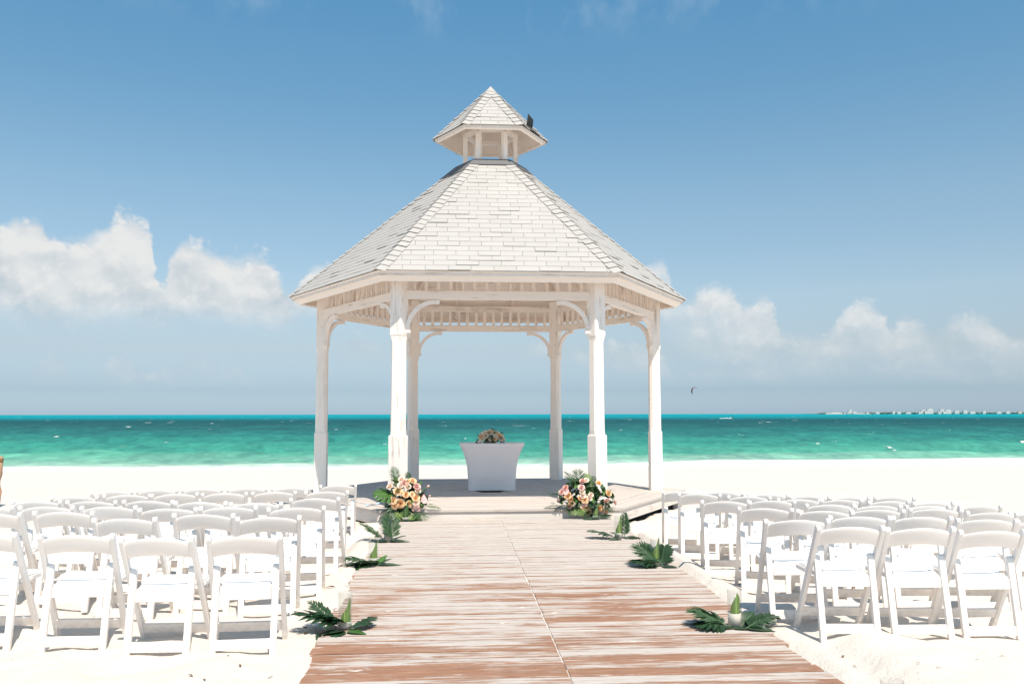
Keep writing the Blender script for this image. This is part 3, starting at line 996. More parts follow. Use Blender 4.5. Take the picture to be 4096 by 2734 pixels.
for k in (0, 1, 5):
    cover(croof, k, RC+0.010, ZC+0.002, 0.0, ZA+0.004, 0.125, 0.30, 0.03, True, bulk)
for k in (2, 3, 4):
    cover(croof, k, RC+0.010, ZC+0.002, 0.0, ZA+0.004, 0.125, 0.30, 0.03, False, bulk)
hips(croof, (0, 1, 2, 5), RC+0.010, ZC+0.002, 0.0, ZA+0.004, 0.13, 0.125, True, bulk)
hips(croof, (3, 4), RC+0.010, ZC+0.002, 0.0, ZA+0.004, 0.13, 0.125, False, bulk)
link('shingles', mesh('shingles', bulk[0], bulk[1], 'shingle_paint'), croof, kind='stuff')
# little cap on the tip
link('tip_cap', mesh('tip_cap', [hexc(0.135, k, ZA-0.085) for k in range(6)] + [Vector((0, 0, ZA+0.050))], [(k, (k+1) % 6, 6) for k in range(6)], 'shingle_paint'), croof)

# flashing collar under the cupola posts
for k in range(6):
    fr = face_frame(k, RE+0.012, ZE+0.002, RT, ZT+0.008)
    e, u, v, n, hw, L, ht = fr
    lo = 0.17 if k not in (5,) else 0.34
    half = lambda vv: hw+(ht-hw)*vv/L
    va = L-lo
    V = [e+u*s*(half(vv)+0.010)+v*vv+n*(0.034 if vv < L-0.02 else 0.040) for vv in (va, L+0.012) for s in (-1, 1)]
    V += [q-n*0.02 for q in V]
    link('flashing', mesh('flashing', V, [(0, 1, 3, 2), (5, 4, 6, 7), (0, 4, 5, 1), (2, 3, 7, 6), (0, 2, 6, 4), (1, 5, 7, 3)], 'flashing_grey'), roof)
# bare patch along the hip on one side where caps are gone
a, b = hexc(RE+0.012, 5, ZE), hexc(RT, 5, ZT)

# fascia boards, square to the slope
for (r_, z_, hgt, th, par, nm, k_sl, r2_, z2_) in ((RE, ZE-0.004, 0.185, 0.036, roof, 'fascia', 0, RT, ZT), (RC, ZC-0.004, 0.085, 0.022, croof, 'fascia', 0, 0.0, ZA)):
    for k in range(6):
        e, u, v, n, hw, L, ht = face_frame(k, r_, z_, r2_, z2_)
        V = []
        for dn in (0.0, -hgt):
            for dv in (0.0, th):
                c0 = e+n*dn+v*dv
                hwid = (Vector((c0.x, c0.y, 0)).length)*math.tan(R(30))
                V += [c0-u*hwid, c0+u*hwid]
        c0 = sum(V, Vector())/8
        M = frame(c0-u, c0+u, n)
        Mi = M.inverted()
        me = mesh(nm, [Mi @ q for q in V], [(0, 1, 3, 2), (5, 4, 6, 7), (1, 0, 4, 5), (2, 3, 7, 6), (0, 2, 6, 4), (3, 1, 5, 7)], 'trim_paint')
        link(nm, me, par, M)

# rafters under the main roof and the cupola roof
for k in range(6):
    a, b = hexc(RE-0.14, k, 0), hexc(RT, k, 0)
    sl = (ZT-ZE)/(RE-RT)
    za, zb = ZE-0.015+0.14*sl-0.055-0.075, ZT-0.055-0.075
    beam('rafter', (a.x, a.y, za), (b.x, b.y, zb), 0.05, 0.11, 'soffit_paint', roof)
    for s in (-1, 1):
        e, u, v, n, hw, L, ht = face_frame(k, RE-0.02, ZE-0.07, RT, ZT-0.06)
        off_ = s*hw/3.0
        top = (hw-abs(off_))/(hw-ht)*L - 0.06
        p0 = e+u*off_+v*0.10-n*0.055; p1 = e+u*off_+v*top-n*0.055
        beam('rafter', p0, p1, 0.045, 0.10, 'soffit_paint', roof, upv=n)
    a = hexc(RC-0.06, k, 0); sl = (ZA-ZC)/RC
    beam('rafter', (a.x, a.y, ZC+0.06*sl-0.085), (a.x*0.06, a.y*0.06, ZA-0.06*sl-0.15), 0.03, 0.05, 'soffit_paint', croof)

# cupola posts and ring
RCP = 0.455
for k in range(6):
    p = hexc(RCP, k, 0)
    link('cupola_post', chamfer_loft('cupola_post', [(ZT-0.03, .042, .004), (6.585, .042, .004)], 'post_paint', ANG[k], p.x, p.y), cup)
    a, b = hexc(RCP, k, 6.62), hexc(RCP, k+1, 6.62)
    beam('ring_beam', a, b, 0.088, 0.068, 'trim_paint', cup, 0.003)

# a dark shingle torn loose and curled up near the cupola eave
e, u, v, n, hw, L, ht = face_frame(1, RC+0.01, ZC, 0.0, ZA)
V, Fc = [], []
N = 8
for i in range(N+1):
    s_ = i/N
    for j in range(5):
        q = (j/4-0.5)*0.24*(1-0.12*s_)
        base = e+u*(-0.13+q+0.03*s_)+v*(0.10+0.03*s_)+n*0.03
        V.append(base+Vector((0.03*s_, -0.05*s_*(1-s_)*3, 0.15*s_+0.012*s_*(4-j))))
for i in range(N):
    for j in range(4):
        a0 = i*5+j; Fc.append((a0, a0+1, a0+6, a0+5))
lo = link('loose_shingle', mesh('loose_shingle', V, Fc, 'dark_shingle', True), croof, label='dark shingle torn loose and curled upward')
sm = lo.modifiers.new('thickness', 'SOLIDIFY'); sm.thickness = 0.006
V = [e+u*uu+v*vv+n*0.024 for (uu, vv) in ((-0.20, -0.012), (0.16, -0.012), (0.10, 0.10), (-0.20, 0.10))]
V += [q-n*0.012 for q in V]
link('bare_patch', mesh('bare_patch', V, [(0, 1, 2, 3), (7, 6, 5, 4), (1, 0, 4, 5), (2, 1, 5, 6), (3, 2, 6, 7), (0, 3, 7, 4)], 'dark_shingle'), croof, label='dark roof patch left bare by the torn shingle')

# ------------------------------------------------------------------ folding chairs
# block, row from the back, place from the aisle, x, y, sand height, turn in degrees
CHAIRS = [('L', 1, 4, -3.882, -9.187, 0.045, 1.0),
          ('L', 1, 3, -3.229, -9.299, 0.045, 3.3),
          ('L', 1, 2, -2.6, -9.485, 0.045, -3.7),
          ('L', 1, 1, -2.083, -9.471, 0.045, 4.1),
          ('L', 2, 5, -4.44, -7.92, 0.052, -0.2),
          ('L', 2, 4, -3.83, -8.01, 0.06, -1.2),
          ('L', 2, 3, -3.145, -8.53, 0.06, -3.0),
          ('L', 2, 2, -2.658, -8.28, 0.06, -0.5),
          ('L', 2, 1, -2.148, -8.47, 0.06, 8.7),
          ('L', 3, 6, -4.86, -7.14, 0.025, 0.8),
          ('L', 3, 5, -4.27, -7.29, 0.036, -1.7),
          ('L', 3, 4, -3.67, -7.47, 0.049, -0.9),
          ('L', 3, 3, -3.11, -7.69, 0.06, 2.8),
          ('L', 3, 2, -2.63, -7.62, 0.06, 3.7),
          ('L', 3, 1, -2.05, -7.73, 0.06, 7.6),
          ('L', 4, 6, -4.76, -6.38, -0.001, -0.8),
          ('L', 4, 5, -4.19, -6.5, 0.013, -0.4),
          ('L', 4, 4, -3.58, -6.72, 0.029, -2.2),
          ('L', 4, 3, -2.998, -7.05, 0.044, -2.5),
          ('L', 4, 2, -2.512, -7.0, 0.03, -0.4),
          ('L', 4, 1, -2.01, -6.67, 0.037, -1.1),
          ('L', 5, 6, -4.808, -5.452, -0.035, 6.6),
          ('L', 5, 5, -4.302, -5.428, -0.027, 14.0),
          ('L', 5, 4, -3.73, -5.59, -0.012, 14.0),
          ('L', 5, 3, -3.2, -5.51, -0.009, 7.5),
          ('L', 5, 2, -2.72, -5.33, -0.013, 10.8),
          ('L', 5, 1, -2.14, -5.34, -0.011, 10.2),
          ('L', 6, 6, -4.93, -4.07, -0.099, 11.1),
          ('L', 6, 5, -4.35, -4.16, -0.083, 8.3),
          ('L', 6, 4, -3.81, -4.19, -0.073, 9.9),
          ('L', 6, 3, -3.29, -4.13, -0.071, 12.5),
          ('L', 6, 2, -2.76, -4.12, -0.067, 14.0),
          ('L', 6, 1, -2.23, -3.44, -0.099, 8.2),
          ('R', 1, 1, 2.04, -9.439, 0.068, -1.6),
          ('R', 1, 2, 2.575, -9.434, 0.05, -4.7),
          ('R', 1, 3, 3.081, -9.415, 0.031, -2.0),
          ('R', 2, 1, 1.898, -8.96, 0.065, -8.0),
          ('R', 2, 2, 2.499, -8.689, 0.041, -7.0),
          ('R', 2, 3, 3.072, -8.546, 0.017, -5.7),
          ('R', 2, 4, 3.666, -8.469, -0.009, -8.2),
          ('R', 2, 5, 4.139, -8.479, -0.02, -3.2),
          ('R', 3, 1, 2.14, -7.66, 0.005, -14.0),
          ('R', 3, 2, 2.6, -7.86, -0.005, -14.0),
          ('R', 3, 3, 3.23, -7.55, -0.035, -12.8),
          ('R', 3, 4, 3.984, -7.203, -0.072, -13.5),
          ('R', 3, 5, 4.482, -7.23, -0.094, -7.8),
          ('R', 3, 6, 5.01, -7.08, -0.117, -6.1),
          ('R', 4, 1, 2.052, -6.836, -0.017, -14.0),
          ('R', 4, 2, 2.608, -6.563, -0.043, -13.4),
          ('R', 4, 3, 3.044, -6.907, -0.048, -6.1),
          ('R', 4, 4, 3.54, -6.832, -0.068, -1.9),
          ('R', 4, 5, 4.17, -6.6, -0.103, 0.9),
          ('R', 4, 6, 4.989, -6.208, -0.15, -0.9),
          ('R', 5, 1, 2.164, -5.494, -0.066, -14.0),
          ('R', 5, 2, 2.633, -5.692, -0.073, -6.9),
          ('R', 5, 3, 3.063, -6.085, -0.073, -8.1),
          ('R', 5, 4, 3.57, -5.98, -0.097, -6.0),
          ('R', 5, 5, 4.18, -5.78, -0.132, -0.0),
          ('R', 5, 6, 4.731, -5.732, -0.15, -1.4),
          ('R', 6, 1, 2.136, -4.817, -0.093, -14.0),
          ('R', 6, 2, 2.636, -4.807, -0.109, -10.6),
          ('R', 6, 3, 3.068, -5.144, -0.109, -8.1),
          ('R', 6, 4, 3.56, -5.111, -0.13, -5.1),
          ('R', 6, 5, 4.1, -5.04, -0.15, -5.1),
          ('R', 6, 6, 4.61, -5.12, -0.15, -6.6)]


def extrude_x(name, prof, x0, x1, mat, bev=0.004, seg=2):
    """prism: closed (y, z) profile between x0 and x1"""
    bm = bmesh.new()
    a = [bm.verts.new((x0, y_, z_)) for y_, z_ in prof]
    b = [bm.verts.new((x1, y_, z_)) for y_, z_ in prof]
    bm.faces.new(a); bm.faces.new(b[::-1])
    n = len(prof)
    for i in range(n):
        bm.faces.new((a[(i+1) % n], a[i], b[i], b[(i+1) % n]))
    if bev:
        bmesh.ops.bevel(bm, geom=[e_ for e_ in bm.edges], offset=bev, segments=seg, affect='EDGES', profile=0.5)
    return from_bm(name, bm, mat)


def bar_profile(p0, p1, wd, round_top=True, n=6):
    """flat bar from p0 (foot) to p1 (rounded head) in the y z plane"""
    p0, p1 = Vector(p0), Vector(p1)
    d = (p1-p0).normalized(); s = Vector((-d.y, d.x))
    pts = [p0+s*wd/2, p0-s*wd/2]
    if round_top:
        c = p1-d*wd/2
        for i in range(n+1):
            a = -math.pi/2+math.pi*i/n
            pts.append(c+s*math.sin(a)*wd/2+d*math.cos(a)*wd/2)
    else:
        pts += [p1-s*wd/2, p1+s*wd/2]
    return [(q.x, q.y) for q in pts]


CW = 0.2275                       # half distance between the long posts
chair_parts = []
pp = bar_profile((0.205, -0.02), (-0.25, 0.775), 0.046)
for s in (-1, 1):
    chair_parts.append(('back_post', extrude_x('back_post', pp, s*CW-0.016, s*CW+0.016, 'chair_resin', 0.005)))
rp = bar_profile((-0.215, -0.03), (-0.108, 0.568), 0.036)
for s in (-1, 1):
    chair_parts.append(('rear_leg', extrude_x('rear_leg', rp, s*0.192-0.0215, s*0.192+0.0215, 'chair_resin', 0.005)))
chair_parts.append(('rear_stretcher', extrude_x('rear_stretcher', [(-0.212, 0.035), (-0.190, 0.033), (-0.180, 0.098), (-0.202, 0.100)], -0.175, 0.175, 'chair_resin', 0.004)))
chair_parts.append(('front_stretcher', extrude_x('front_stretcher', [(0.152, 0.085), (0.128, 0.080), (0.090, 0.148), (0.114, 0.154)], -0.213, 0.213, 'chair_resin', 0.004)))
# seat: padded panel, narrow between the rear legs, wider in front
bm = bmesh.new()
outl = [(-0.165, -0.140), (-0.165, -0.02), (-0.222, 0.075), (-0.222, 0.215), (-0.205, 0.243), (0.205, 0.243), (0.222, 0.215), (0.222, 0.075), (0.165, -0.02), (0.165, -0.140)]
lo_ = [bm.verts.new((x, y_, 0.395+0.012*(y_ > 0))) for x, y_ in outl]
hi_ = [bm.verts.new((x, y_, 0.428+0.012*(y_ > 0))) for x, y_ in outl]
bm.faces.new(lo_[::-1]); bm.faces.new(hi_)
for i in range(len(outl)):
    j = (i+1) % len(outl); bm.faces.new((lo_[i], lo_[j], hi_[j], hi_[i]))
bmesh.ops.bevel(bm, geom=list(bm.edges), offset=0.006, segments=2, affect='EDGES', profile=0.5)
chair_parts.append(('seat', from_bm('seat', bm, 'chair_resin')))
bm = bmesh.new()
ins = [(x*0.93, (y_-0.05)*0.92+0.052) for x, y_ in outl]
V2 = [bm.verts.new((x, y_, 0.430+0.012*(y_ > 0))) for x, y_ in ins]
V3 = [bm.verts.new((x*0.95, (y_-0.05)*0.95+0.05, 0.446+0.012*(y_ > 0))) for x, y_ in ins]
bm.faces.new(V2[::-1]); bm.faces.new(V3)
for i in range(len(ins)):
    j = (i+1) % len(ins); bm.faces.new((V2[i], V2[j], V3[j], V3[i]))
chair_parts.append(('seat_pad', from_bm('seat_pad', bm, 'chair_pad')))
chair_parts.append(('seat_apron', extrude_x('seat_apron', [(-0.158, 0.345), (-0.140, 0.343), (-0.130, 0.412), (-0.148, 0.414)], -0.166, 0.166, 'chair_resin', 0.004)))
# backrest: arched panel bowed backwards
V, Fc = [], []
NX, NZ = 16, 4
for lay in (0, 1):
    for i in range(NX+1):
        u_ = -1+2*i/NX
        x = u_*(CW-0.012)
        zt = 0.772-0.036*u_*u_-0.010*(abs(u_) > 0.94); zb = 0.655-0.030*u_*u_
        for j in range(NZ+1):
            z = zb+(zt-zb)*j/NZ
            ypost = 0.205-0.455*((z+0.02)/0.795)
            V.append((x, ypost-0.008-0.040*(1-u_*u_)+lay*0.020-0.004*math.sin(math.pi*j/NZ)*(1-2*lay), z))
K = (NX+1)*(NZ+1)
idx = lambda l, i, j: l*K+i*(NZ+1)+j
for i in range(NX):
    for j in range(NZ):
        Fc.append((idx(0, i, j), idx(0, i+1, j), idx(0, i+1, j+1), idx(0, i, j+1)))
        Fc.append((idx(1, i, j), idx(1, i, j+1), idx(1, i+1, j+1), idx(1, i+1, j)))
    Fc.append((idx(0, i, NZ), idx(0, i+1, NZ), idx(1, i+1, NZ), idx(1, i, NZ)))
    Fc.append((idx(0, i+1, 0), idx(0, i, 0), idx(1, i, 0), idx(1, i+1, 0)))
chair_parts.append(('backrest', mesh('backrest', V, Fc, 'chair_resin', False)))
bkm = chair_parts[-1][1]
bm = bmesh.new(); bm.from_mesh(bkm)
bmesh.ops.bevel(bm, geom=[e_ for e_ in bm.edges if e_.calc_face_angle(0) > 1.0], offset=0.005, segments=2, affect='EDGES', profile=0.5)
bm.to_mesh(bkm); bm.free()
bkm.polygons.foreach_set('use_smooth', [abs(p_.normal.y) > 0.5 for p_ in bkm.polygons])

ORD = ['', 'first', 'second', 'third', 'fourth', 'fifth', 'sixth']
for side, row, place, x, y, z, yaw in CHAIRS:
    blk = 'monstera bouquet' if side == 'L' else 'palm bouquet'
    rw = ORD[7-row]
    lab = 'white folding chair, %s from the aisle in %s row from the gazebo, %s side' % (ORD[place], rw, blk)
    c = empty('folding_chair', (x, y, z-0.012), lab, 'chair', 'white folding chairs in rows beside the boardwalk', R(yaw))
    c.rotation_euler = (R(random.uniform(-1.2, 1.2)), R(random.uniform(-0.9, 0.9)), R(yaw))
    for nm, me in chair_parts:
        link(nm, me, c)

# ------------------------------------------------------------------ altar table in a stretch cover
tb = on_z(1969, 1961.7, ZD)
TY = tb.y+0.24
TXc = on_y(1969.5, 1771, tb.y).x
TOPH = 0.835
V, Fc = [], []
NP, NL = 64, 22


def rrect(hx, hy, q, rad):
    """point on a rounded rectangle, q in 0..1"""
    a = 2*math.pi*q
    ex = 9.0
    c_, s_ = math.cos(a), math.sin(a)
    k_ = (abs(c_)**ex+abs(s_)**ex)**(-1/ex)
    return hx*c_*k_, hy*s_*k_


for l in range(NL+1):
    t_ = l/NL
    if t_ < 0.96:
        g_ = (t_/0.96)
        hx = 0.425+0.155*g_**3.2; hy = 0.235+0.065*g_**3.2
    else:
        hx, hy = 0.580, 0.300
    for i in range(NP):
        px_, py_ = rrect(hx, hy, (i+0.5)/NP, 0)
        corner = min(abs(px_)/hx, 1)**6*min(abs(py_)/hy, 1)**6
        z = t_*TOPH
        if l < 6:
            z += (1-corner)*0.005*(1-l/6)**2
            pull = (1-corner)*0.016*math.exp(-((l-3)/2.5)**2)
            px_ *= 1-pull*abs(px_)/hx; py_ *= 1-pull*2*abs(py_)/hy
        V.append((px_, py_, z))
for l in range(NL):
    for i in range(NP):
        j = (i+1) % NP; Fc.append((l*NP+i, l*NP+j, (l+1)*NP+j, (l+1)*NP+i))
Fc.append(tuple(NL*NP+i for i in range(NP)))
tbl = empty('altar_table', (TXc, TY, ZD), 'tall table under a tight white stretch cover inside the gazebo', 'table')
tbl.rotation_euler = (0, 0, R(-1.5))
me = mesh('stretch_cover', V, Fc, 'spandex', True)
me.polygons[len(me.polygons)-1].use_smooth = False
cv = link('stretch_cover', me, tbl)
for sx in (-1, 1):
    for sy in (-1, 1):
        link('leg', tube_mesh('leg', [(0, 0, 0.0), (0, 0, TOPH-0.03)], 0.014, 'flashing_grey', 8), tbl, Matrix.Translation((sx*0.36, sy*0.185, 0)))
TTOP = ZD+TOPH


# ------------------------------------------------------------------ flowers and leaves
def rose_mesh(name, mat, seed, openness=1.0):
    rg = random.Random(seed)
    V, Fc = [], []
    for n, Rk, Hk, cu in ((3, .20, .98, -.04), (4, .40, 1.0, .00), (5, .62, .92, .07*openness), (6, .82, .78, .18*openness), (6, .98, .58, .30*openness)):
        ph = rg.random()*6.28
        for j in range(n):
            phi = ph+2*math.pi*j/n+rg.uniform(-.12, .12)
            aw = math.pi/n*1.35
            b0 = len(V)
            for it_ in range(5):
                t_ = it_/4
                for iu in range(5):
                    u_ = -1+iu/2
                    wd = aw*(0.55+0.45*math.sin(math.pi*min(t_*0.75+0.15, 1)))
                    th = phi+u_*wd
                    rad = Rk*(0.30+0.70*t_**0.6)+cu*t_**3-0.05*(1-u_*u_)*t_*0.4
                    z = Hk*(t_-0.12*u_*u_*t_)-0.35+rg.uniform(-.01, .01)-cu*0.35*t_**4
                    V.append((rad*math.cos(th), rad*math.sin(th), z))
            for it_ in range(4):
                for iu in range(4):
                    a_ = b0+it_*5+iu; Fc.append((a_, a_+1, a_+6, a_+5))
    return mesh(name, V, Fc, mat, True)


def bud_mesh(name, mat, seed):
    rg = random.Random(seed); V, Fc = [], []
    for n, Rk, ph in ((3, .42, 0.0), (4, .55, .7)):
        for j in range(n):
            phi = ph+2*math.pi*j/n; b0 = len(V)
            for it_ in range(6):
                t_ = it_/5
                for iu in range(4):
                    u_ = -1+2*iu/3
                    th = phi+u_*math.pi/n*1.3
                    rad = Rk*(math.sin(math.pi*(0.10+0.78*t_)))*(1-0.15*u_*u_*t_)+0.02
                    V.append((rad*math.cos(th), rad*math.sin(th), -0.5+1.7*t_*(1-.05*u_*u_)))
            for it_ in range(5):
                for iu in range(3):
                    a_ = b0+it_*4+iu; Fc.append((a_, a_+1, a_+5, a_+4))
    return mesh(name, V, Fc, mat, True)


FLOWER = {}
for cl in ('peach', 'pink', 'cream', 'ivory'):
    FLOWER[cl] = [rose_mesh('rose', 'petal_'+cl, 5+i, 0.7+0.35*i) for i in range(3)]
    FLOWER[cl+'_bud'] = [bud_mesh('rose_bud', 'petal_'+cl, 9)]


def spathe_mesh():
    V, Fc = [], []
    N = 18
    for i in range(N+1):
        t_ = i/N
        wdt = (math.sin(math.pi*t_**0.62))*0.62+0.0
        for j in range(7):
            u_ = -1+j/3
            yb = t_*1.5-0.45-0.32*abs(u_)**1.5*(1-t_)**3*1.2
            V.append((wdt*u_, yb, 0.10*u_*u_-0.18*(t_-0.4)**2+0.03*math.sin(8*t_)*u_))
    for i in range(N):
        for j in range(6):
            a_ = i*7+j; Fc.append((a_, a_+1, a_+8, a_+7))
    return mesh('anthurium', V, Fc, 'spathe_pink', True)


SPATHE = spathe_mesh()
SPADIX = tube_mesh('spadix', [(0, -0.1, 0.02), (0, 0.1, 0.18), (0, 0.35, 0.26)], [0.05, 0.06, 0.03], 'petal_cream', 7)


def leaf_mesh(name, L, W, mat, bend=0.3, fold=0.25, seed=0, point=1.0):
    V, Fc = [], []
    N = 12
    for i in range(N+1):
        t_ = i/N
        wd = W/2*(math.sin(math.pi*min(1, t_**0.72))**0.75)*(1-0.15*t_) if 0 < i < N else 0.002
        y_ = L*t_; z = -bend*L*t_*t_
        for j in range(5):
            u_ = -1+j/2
            V.append((wd*u_, y_, z+fold*wd*abs(u_)+0.012*L*math.sin(9*t_+seed+u_)*abs(u_)))
    for i in range(N):
        for j in range(4):
            a_ = i*5+j; Fc.append((a_, a_+1, a_+6, a_+5))
    return mesh(name, V, Fc, mat, True)


def frond_mesh(name, L, W, mat, n=18, bend=0.25, seed=1, lean=0.75, wide=1.0):
    """palm frond: curved rachis and folded leaflets"""
    rg = random.Random(seed)
    V, Fc = [], []
    pts = [Vector((0, L*i/10, -bend*L*(i/10)**2)) for i in range(11)]
    for i, p in enumerate(pts):
        r_ = 0.006*(1-0.8*i/10)*max(L/0.4, 0.6)
        V += [p+Vector((-r_, 0, 0)), p+Vector((0, 0, r_)), p+Vector((r_, 0, 0))]
    for i in range(10):
        Fc += [(i*3, i*3+1, i*3+4, i*3+3), (i*3+1, i*3+2, i*3+5, i*3+4)]
    for s in (-1, 1):
        for k in range(n):
            t_ = 0.14+0.85*(k+rg.uniform(-.2, .2))/n
            t_ = min(max(t_, 0), 1)
            p = Vector((0, L*t_, -bend*L*t_*t_))
            ll = W*(math.sin(math.pi*(0.22+0.70*t_)))*rg.uniform(.86, 1.08)
            an = lean*(0.45+0.75*t_)+rg.uniform(-.08, .08)
            d = Vector((s*math.cos(an), math.sin(an), rg.uniform(0.0, .22))).normalized()
            wv = ll*0.075*wide+0.0014
            sd = Vector((-d.y, d.x, 0)).normalized()
            b0 = len(V)
            for (q, ww) in ((0, .35), (.35, 1.0), (.7, .8), (1.0, 0.04)):
                c_ = p+d*ll*q-Vector((0, 0, ll*0.30*q*q))
                V += [c_+sd*wv*ww+Vector((0, 0, wv*ww*.5)), c_, c_-sd*wv*ww+Vector((0, 0, wv*ww*.5))]
            for q in range(3):
                a_ = b0+q*3; Fc += [(a_, a_+1, a_+4, a_+3), (a_+1, a_+2, a_+5, a_+4)]
    return mesh(name, V, Fc, mat, False)


def monstera_mesh(name, L, mat):
    V, Fc = [], []
    N, lob = 40, 5
    for s in (-1, 1):
        b0 = len(V)
        for i in range(N+1):
            t_ = i/N
            wd = L*0.52*math.sin(math.pi*(0.12+0.86*t_))**0.8
            fr_ = (t_*lob) % 1.0
            gap = (fr_ > 0.80 and t_ < 0.93)
            for j, rr in enumerate((0, .40, .72, 1.0)):
                an = 0.05+0.75*t_
                x = s*wd*rr*math.cos(an*rr); y_ = L*(t_*0.92-0.08)+wd*rr*math.sin(an*rr)*0.8-0.10*L*(1-t_)**4*rr
                edge = 1.0 if rr < 1 else (0.90+0.10*math.sin(math.pi*min(fr_/0.8, 1)))
                V.append((x*edge, y_, -0.10*L*rr*rr+0.05*L*math.sin(3*t_)-0.03*L*math.sin(math.pi*min(fr_/0.8, 1))*rr*-1))
        for i in range(N):
            t_ = (i+0.5)/N; fr_ = (t_*lob) % 1.0
            for j in range(3):
                if j >= 1 and fr_ > 0.80 and t_ < 0.93:
                    continue
                a_ = b0+i*4+j; Fc.append((a_, a_+1, a_+5, a_+4))
    return mesh(name, V, Fc, mat, True)


def orient(pos, yaw, pitch, roll=0.0):
    return Matrix.Translation(pos) @ Matrix.Rotation(R(yaw), 4, 'Z') @ Matrix.Rotation(R(pitch), 4, 'X') @ Matrix.Rotation(R(roll), 4, 'Y')


def face_matrix(pos, nrm, size, spin=0.0):
    z = Vector(nrm).normalized(); x = Vector((0, 0, 1)).cross(z)
    if x.length < 1e-3:
        x = Vector((1, 0, 0))
    x.normalize(); y_ = z.cross(x)
    return Matrix.Translation(pos) @ Matrix(((x.x, y_.x, z.x, 0), (x.y, y_.y, z.y, 0), (x.z, y_.z, z.z, 0), (0, 0, 0, 1))) @ Matrix.Rotation(spin, 4, 'Z') @ Matrix.Scale(size, 4)


def bouquet(name, label, cat, x0, y0, sc, ctr, half, yplane, depth, flowers, items, nfill, base_z):
    """flowers = (kind, crop x, crop y, crop radius); positions follow a dome standing on yplane"""
    mpp = sc*(yplane-CAM.y)/F_PX
    C0 = on_y(x0+ctr[0]*sc, y0+ctr[1]*sc, yplane)
    root = empty(name, (C0.x, yplane, base_z), label, cat)
    inv = root.matrix_basis.inverted()

    def place(cx, cy, extra=0.0):
        u_ = (cx-ctr[0])/half[0]; v_ = (cy-ctr[1])/half[1]
        dd = depth*math.sqrt(max(0.0, 1-min(1, u_*u_+v_*v_)))
        P = on_y(x0+cx*sc, y0+cy*sc, yplane-dd-extra)
        if base_z < 0.5 and P.z < ZD+0.05 and P.y > -3.07:
            P = on_y(x0+cx*sc, y0+cy*sc, -3.07-extra*0.5)
        nrm = Vector((u_*0.9, -0.35-dd/depth, -v_*0.9+0.45))
        return P, nrm
    core = []
    for kind, cx, cy, rad in flowers:
        P, nrm = place(cx, cy, 0.045)
        size = rad*mpp*1.10
        core.append(P)
        if kind == 'anthurium':
            a_ = link('anthurium', SPATHE, root, inv @ face_matrix(P, nrm, size, random.uniform(-.6, .6)))
            link('spadix', SPADIX, a_)
        else:
            me = random.choice(FLOWER[kind])
            link(me.name.split('.')[0], me, root, inv @ face_matrix(P, nrm+Vector((random.uniform(-.15, .15), 0, random.uniform(-.1, .2))), size*(1.05 if 'bud' not in kind else 0.95), random.uniform(0, 6)))
    for kind, cx, cy, yaw, pitch, roll, L, W, mat in items:
        P, _ = place(cx, cy, -0.03)
        L *= mpp; W *= mpp
        if kind == 'frond':
            me = frond_mesh('palm_frond', L*1.1, W*1.35, mat, 15, 0.18, int(cx), 0.75, 0.5)
        elif kind == 'monstera':
            me = monstera_mesh('monstera_leaf', L, mat)
        else:
            me = leaf_mesh('leaf', L, W, mat, 0.22, 0.25, cx*0.1)
        link(me.name.split('.')[0], me, root, inv @ orient(P, yaw, pitch, roll))
    rg = random.Random(int(x0))
    fills = [leaf_mesh('leaf', 0.15, 0.072, mt_, 0.3, 0.3, i*1.7) for i, mt_ in enumerate(('leaf_dark', 'leaf_green', 'leaf_palm', 'leaf_palm', 'leaf_dusty'))]
    for i in range(nfill):
        a_, q = rg.uniform(0, 6.28), rg.random()**0.6
        cx = ctr[0]+math.cos(a_)*q*half[0]*0.92; cy = ctr[1]+math.sin(a_)*q*half[1]*0.85+half[1]*0.06
        if base_z > 0.5:
            cy = ctr[1]-abs(math.sin(a_))*q*half[1]*0.85-0.16*half[1]
        P, nrm = place(cx, cy, -0.085+rg.uniform(-.04, .03))
        me = rg.choice(fills)
        link('leaf', me, root, inv @ orient(P, math.degrees(math.atan2(-nrm.x, -abs(nrm.y)*-1))+180+rg.uniform(-60, 60), rg.uniform(-30, 60), rg.uniform(-60, 60)) @ Matrix.Scale(rg.uniform(.7, 1.25)*mpp/0.00069, 4))
    # stems gathered in a block of wet foam on the boards
    for P in core[::2]:
        link('stem', tube_mesh('stem', [inv @ P, inv @ (Vector((C0.x+(P.x-C0.x)*0.45, yplane+0.02, base_z+0.10)))], 0.004, 'leaf_green', 5), root)
    bx_ = box_mesh('foam_block', half[0]*mpp*0.45, depth*0.5, 0.09, 'leaf_dark', 0.02, 2)
    link('foam_block', bx_, root, Matrix.Translation((0, 0.02, 0.055)))
    return root


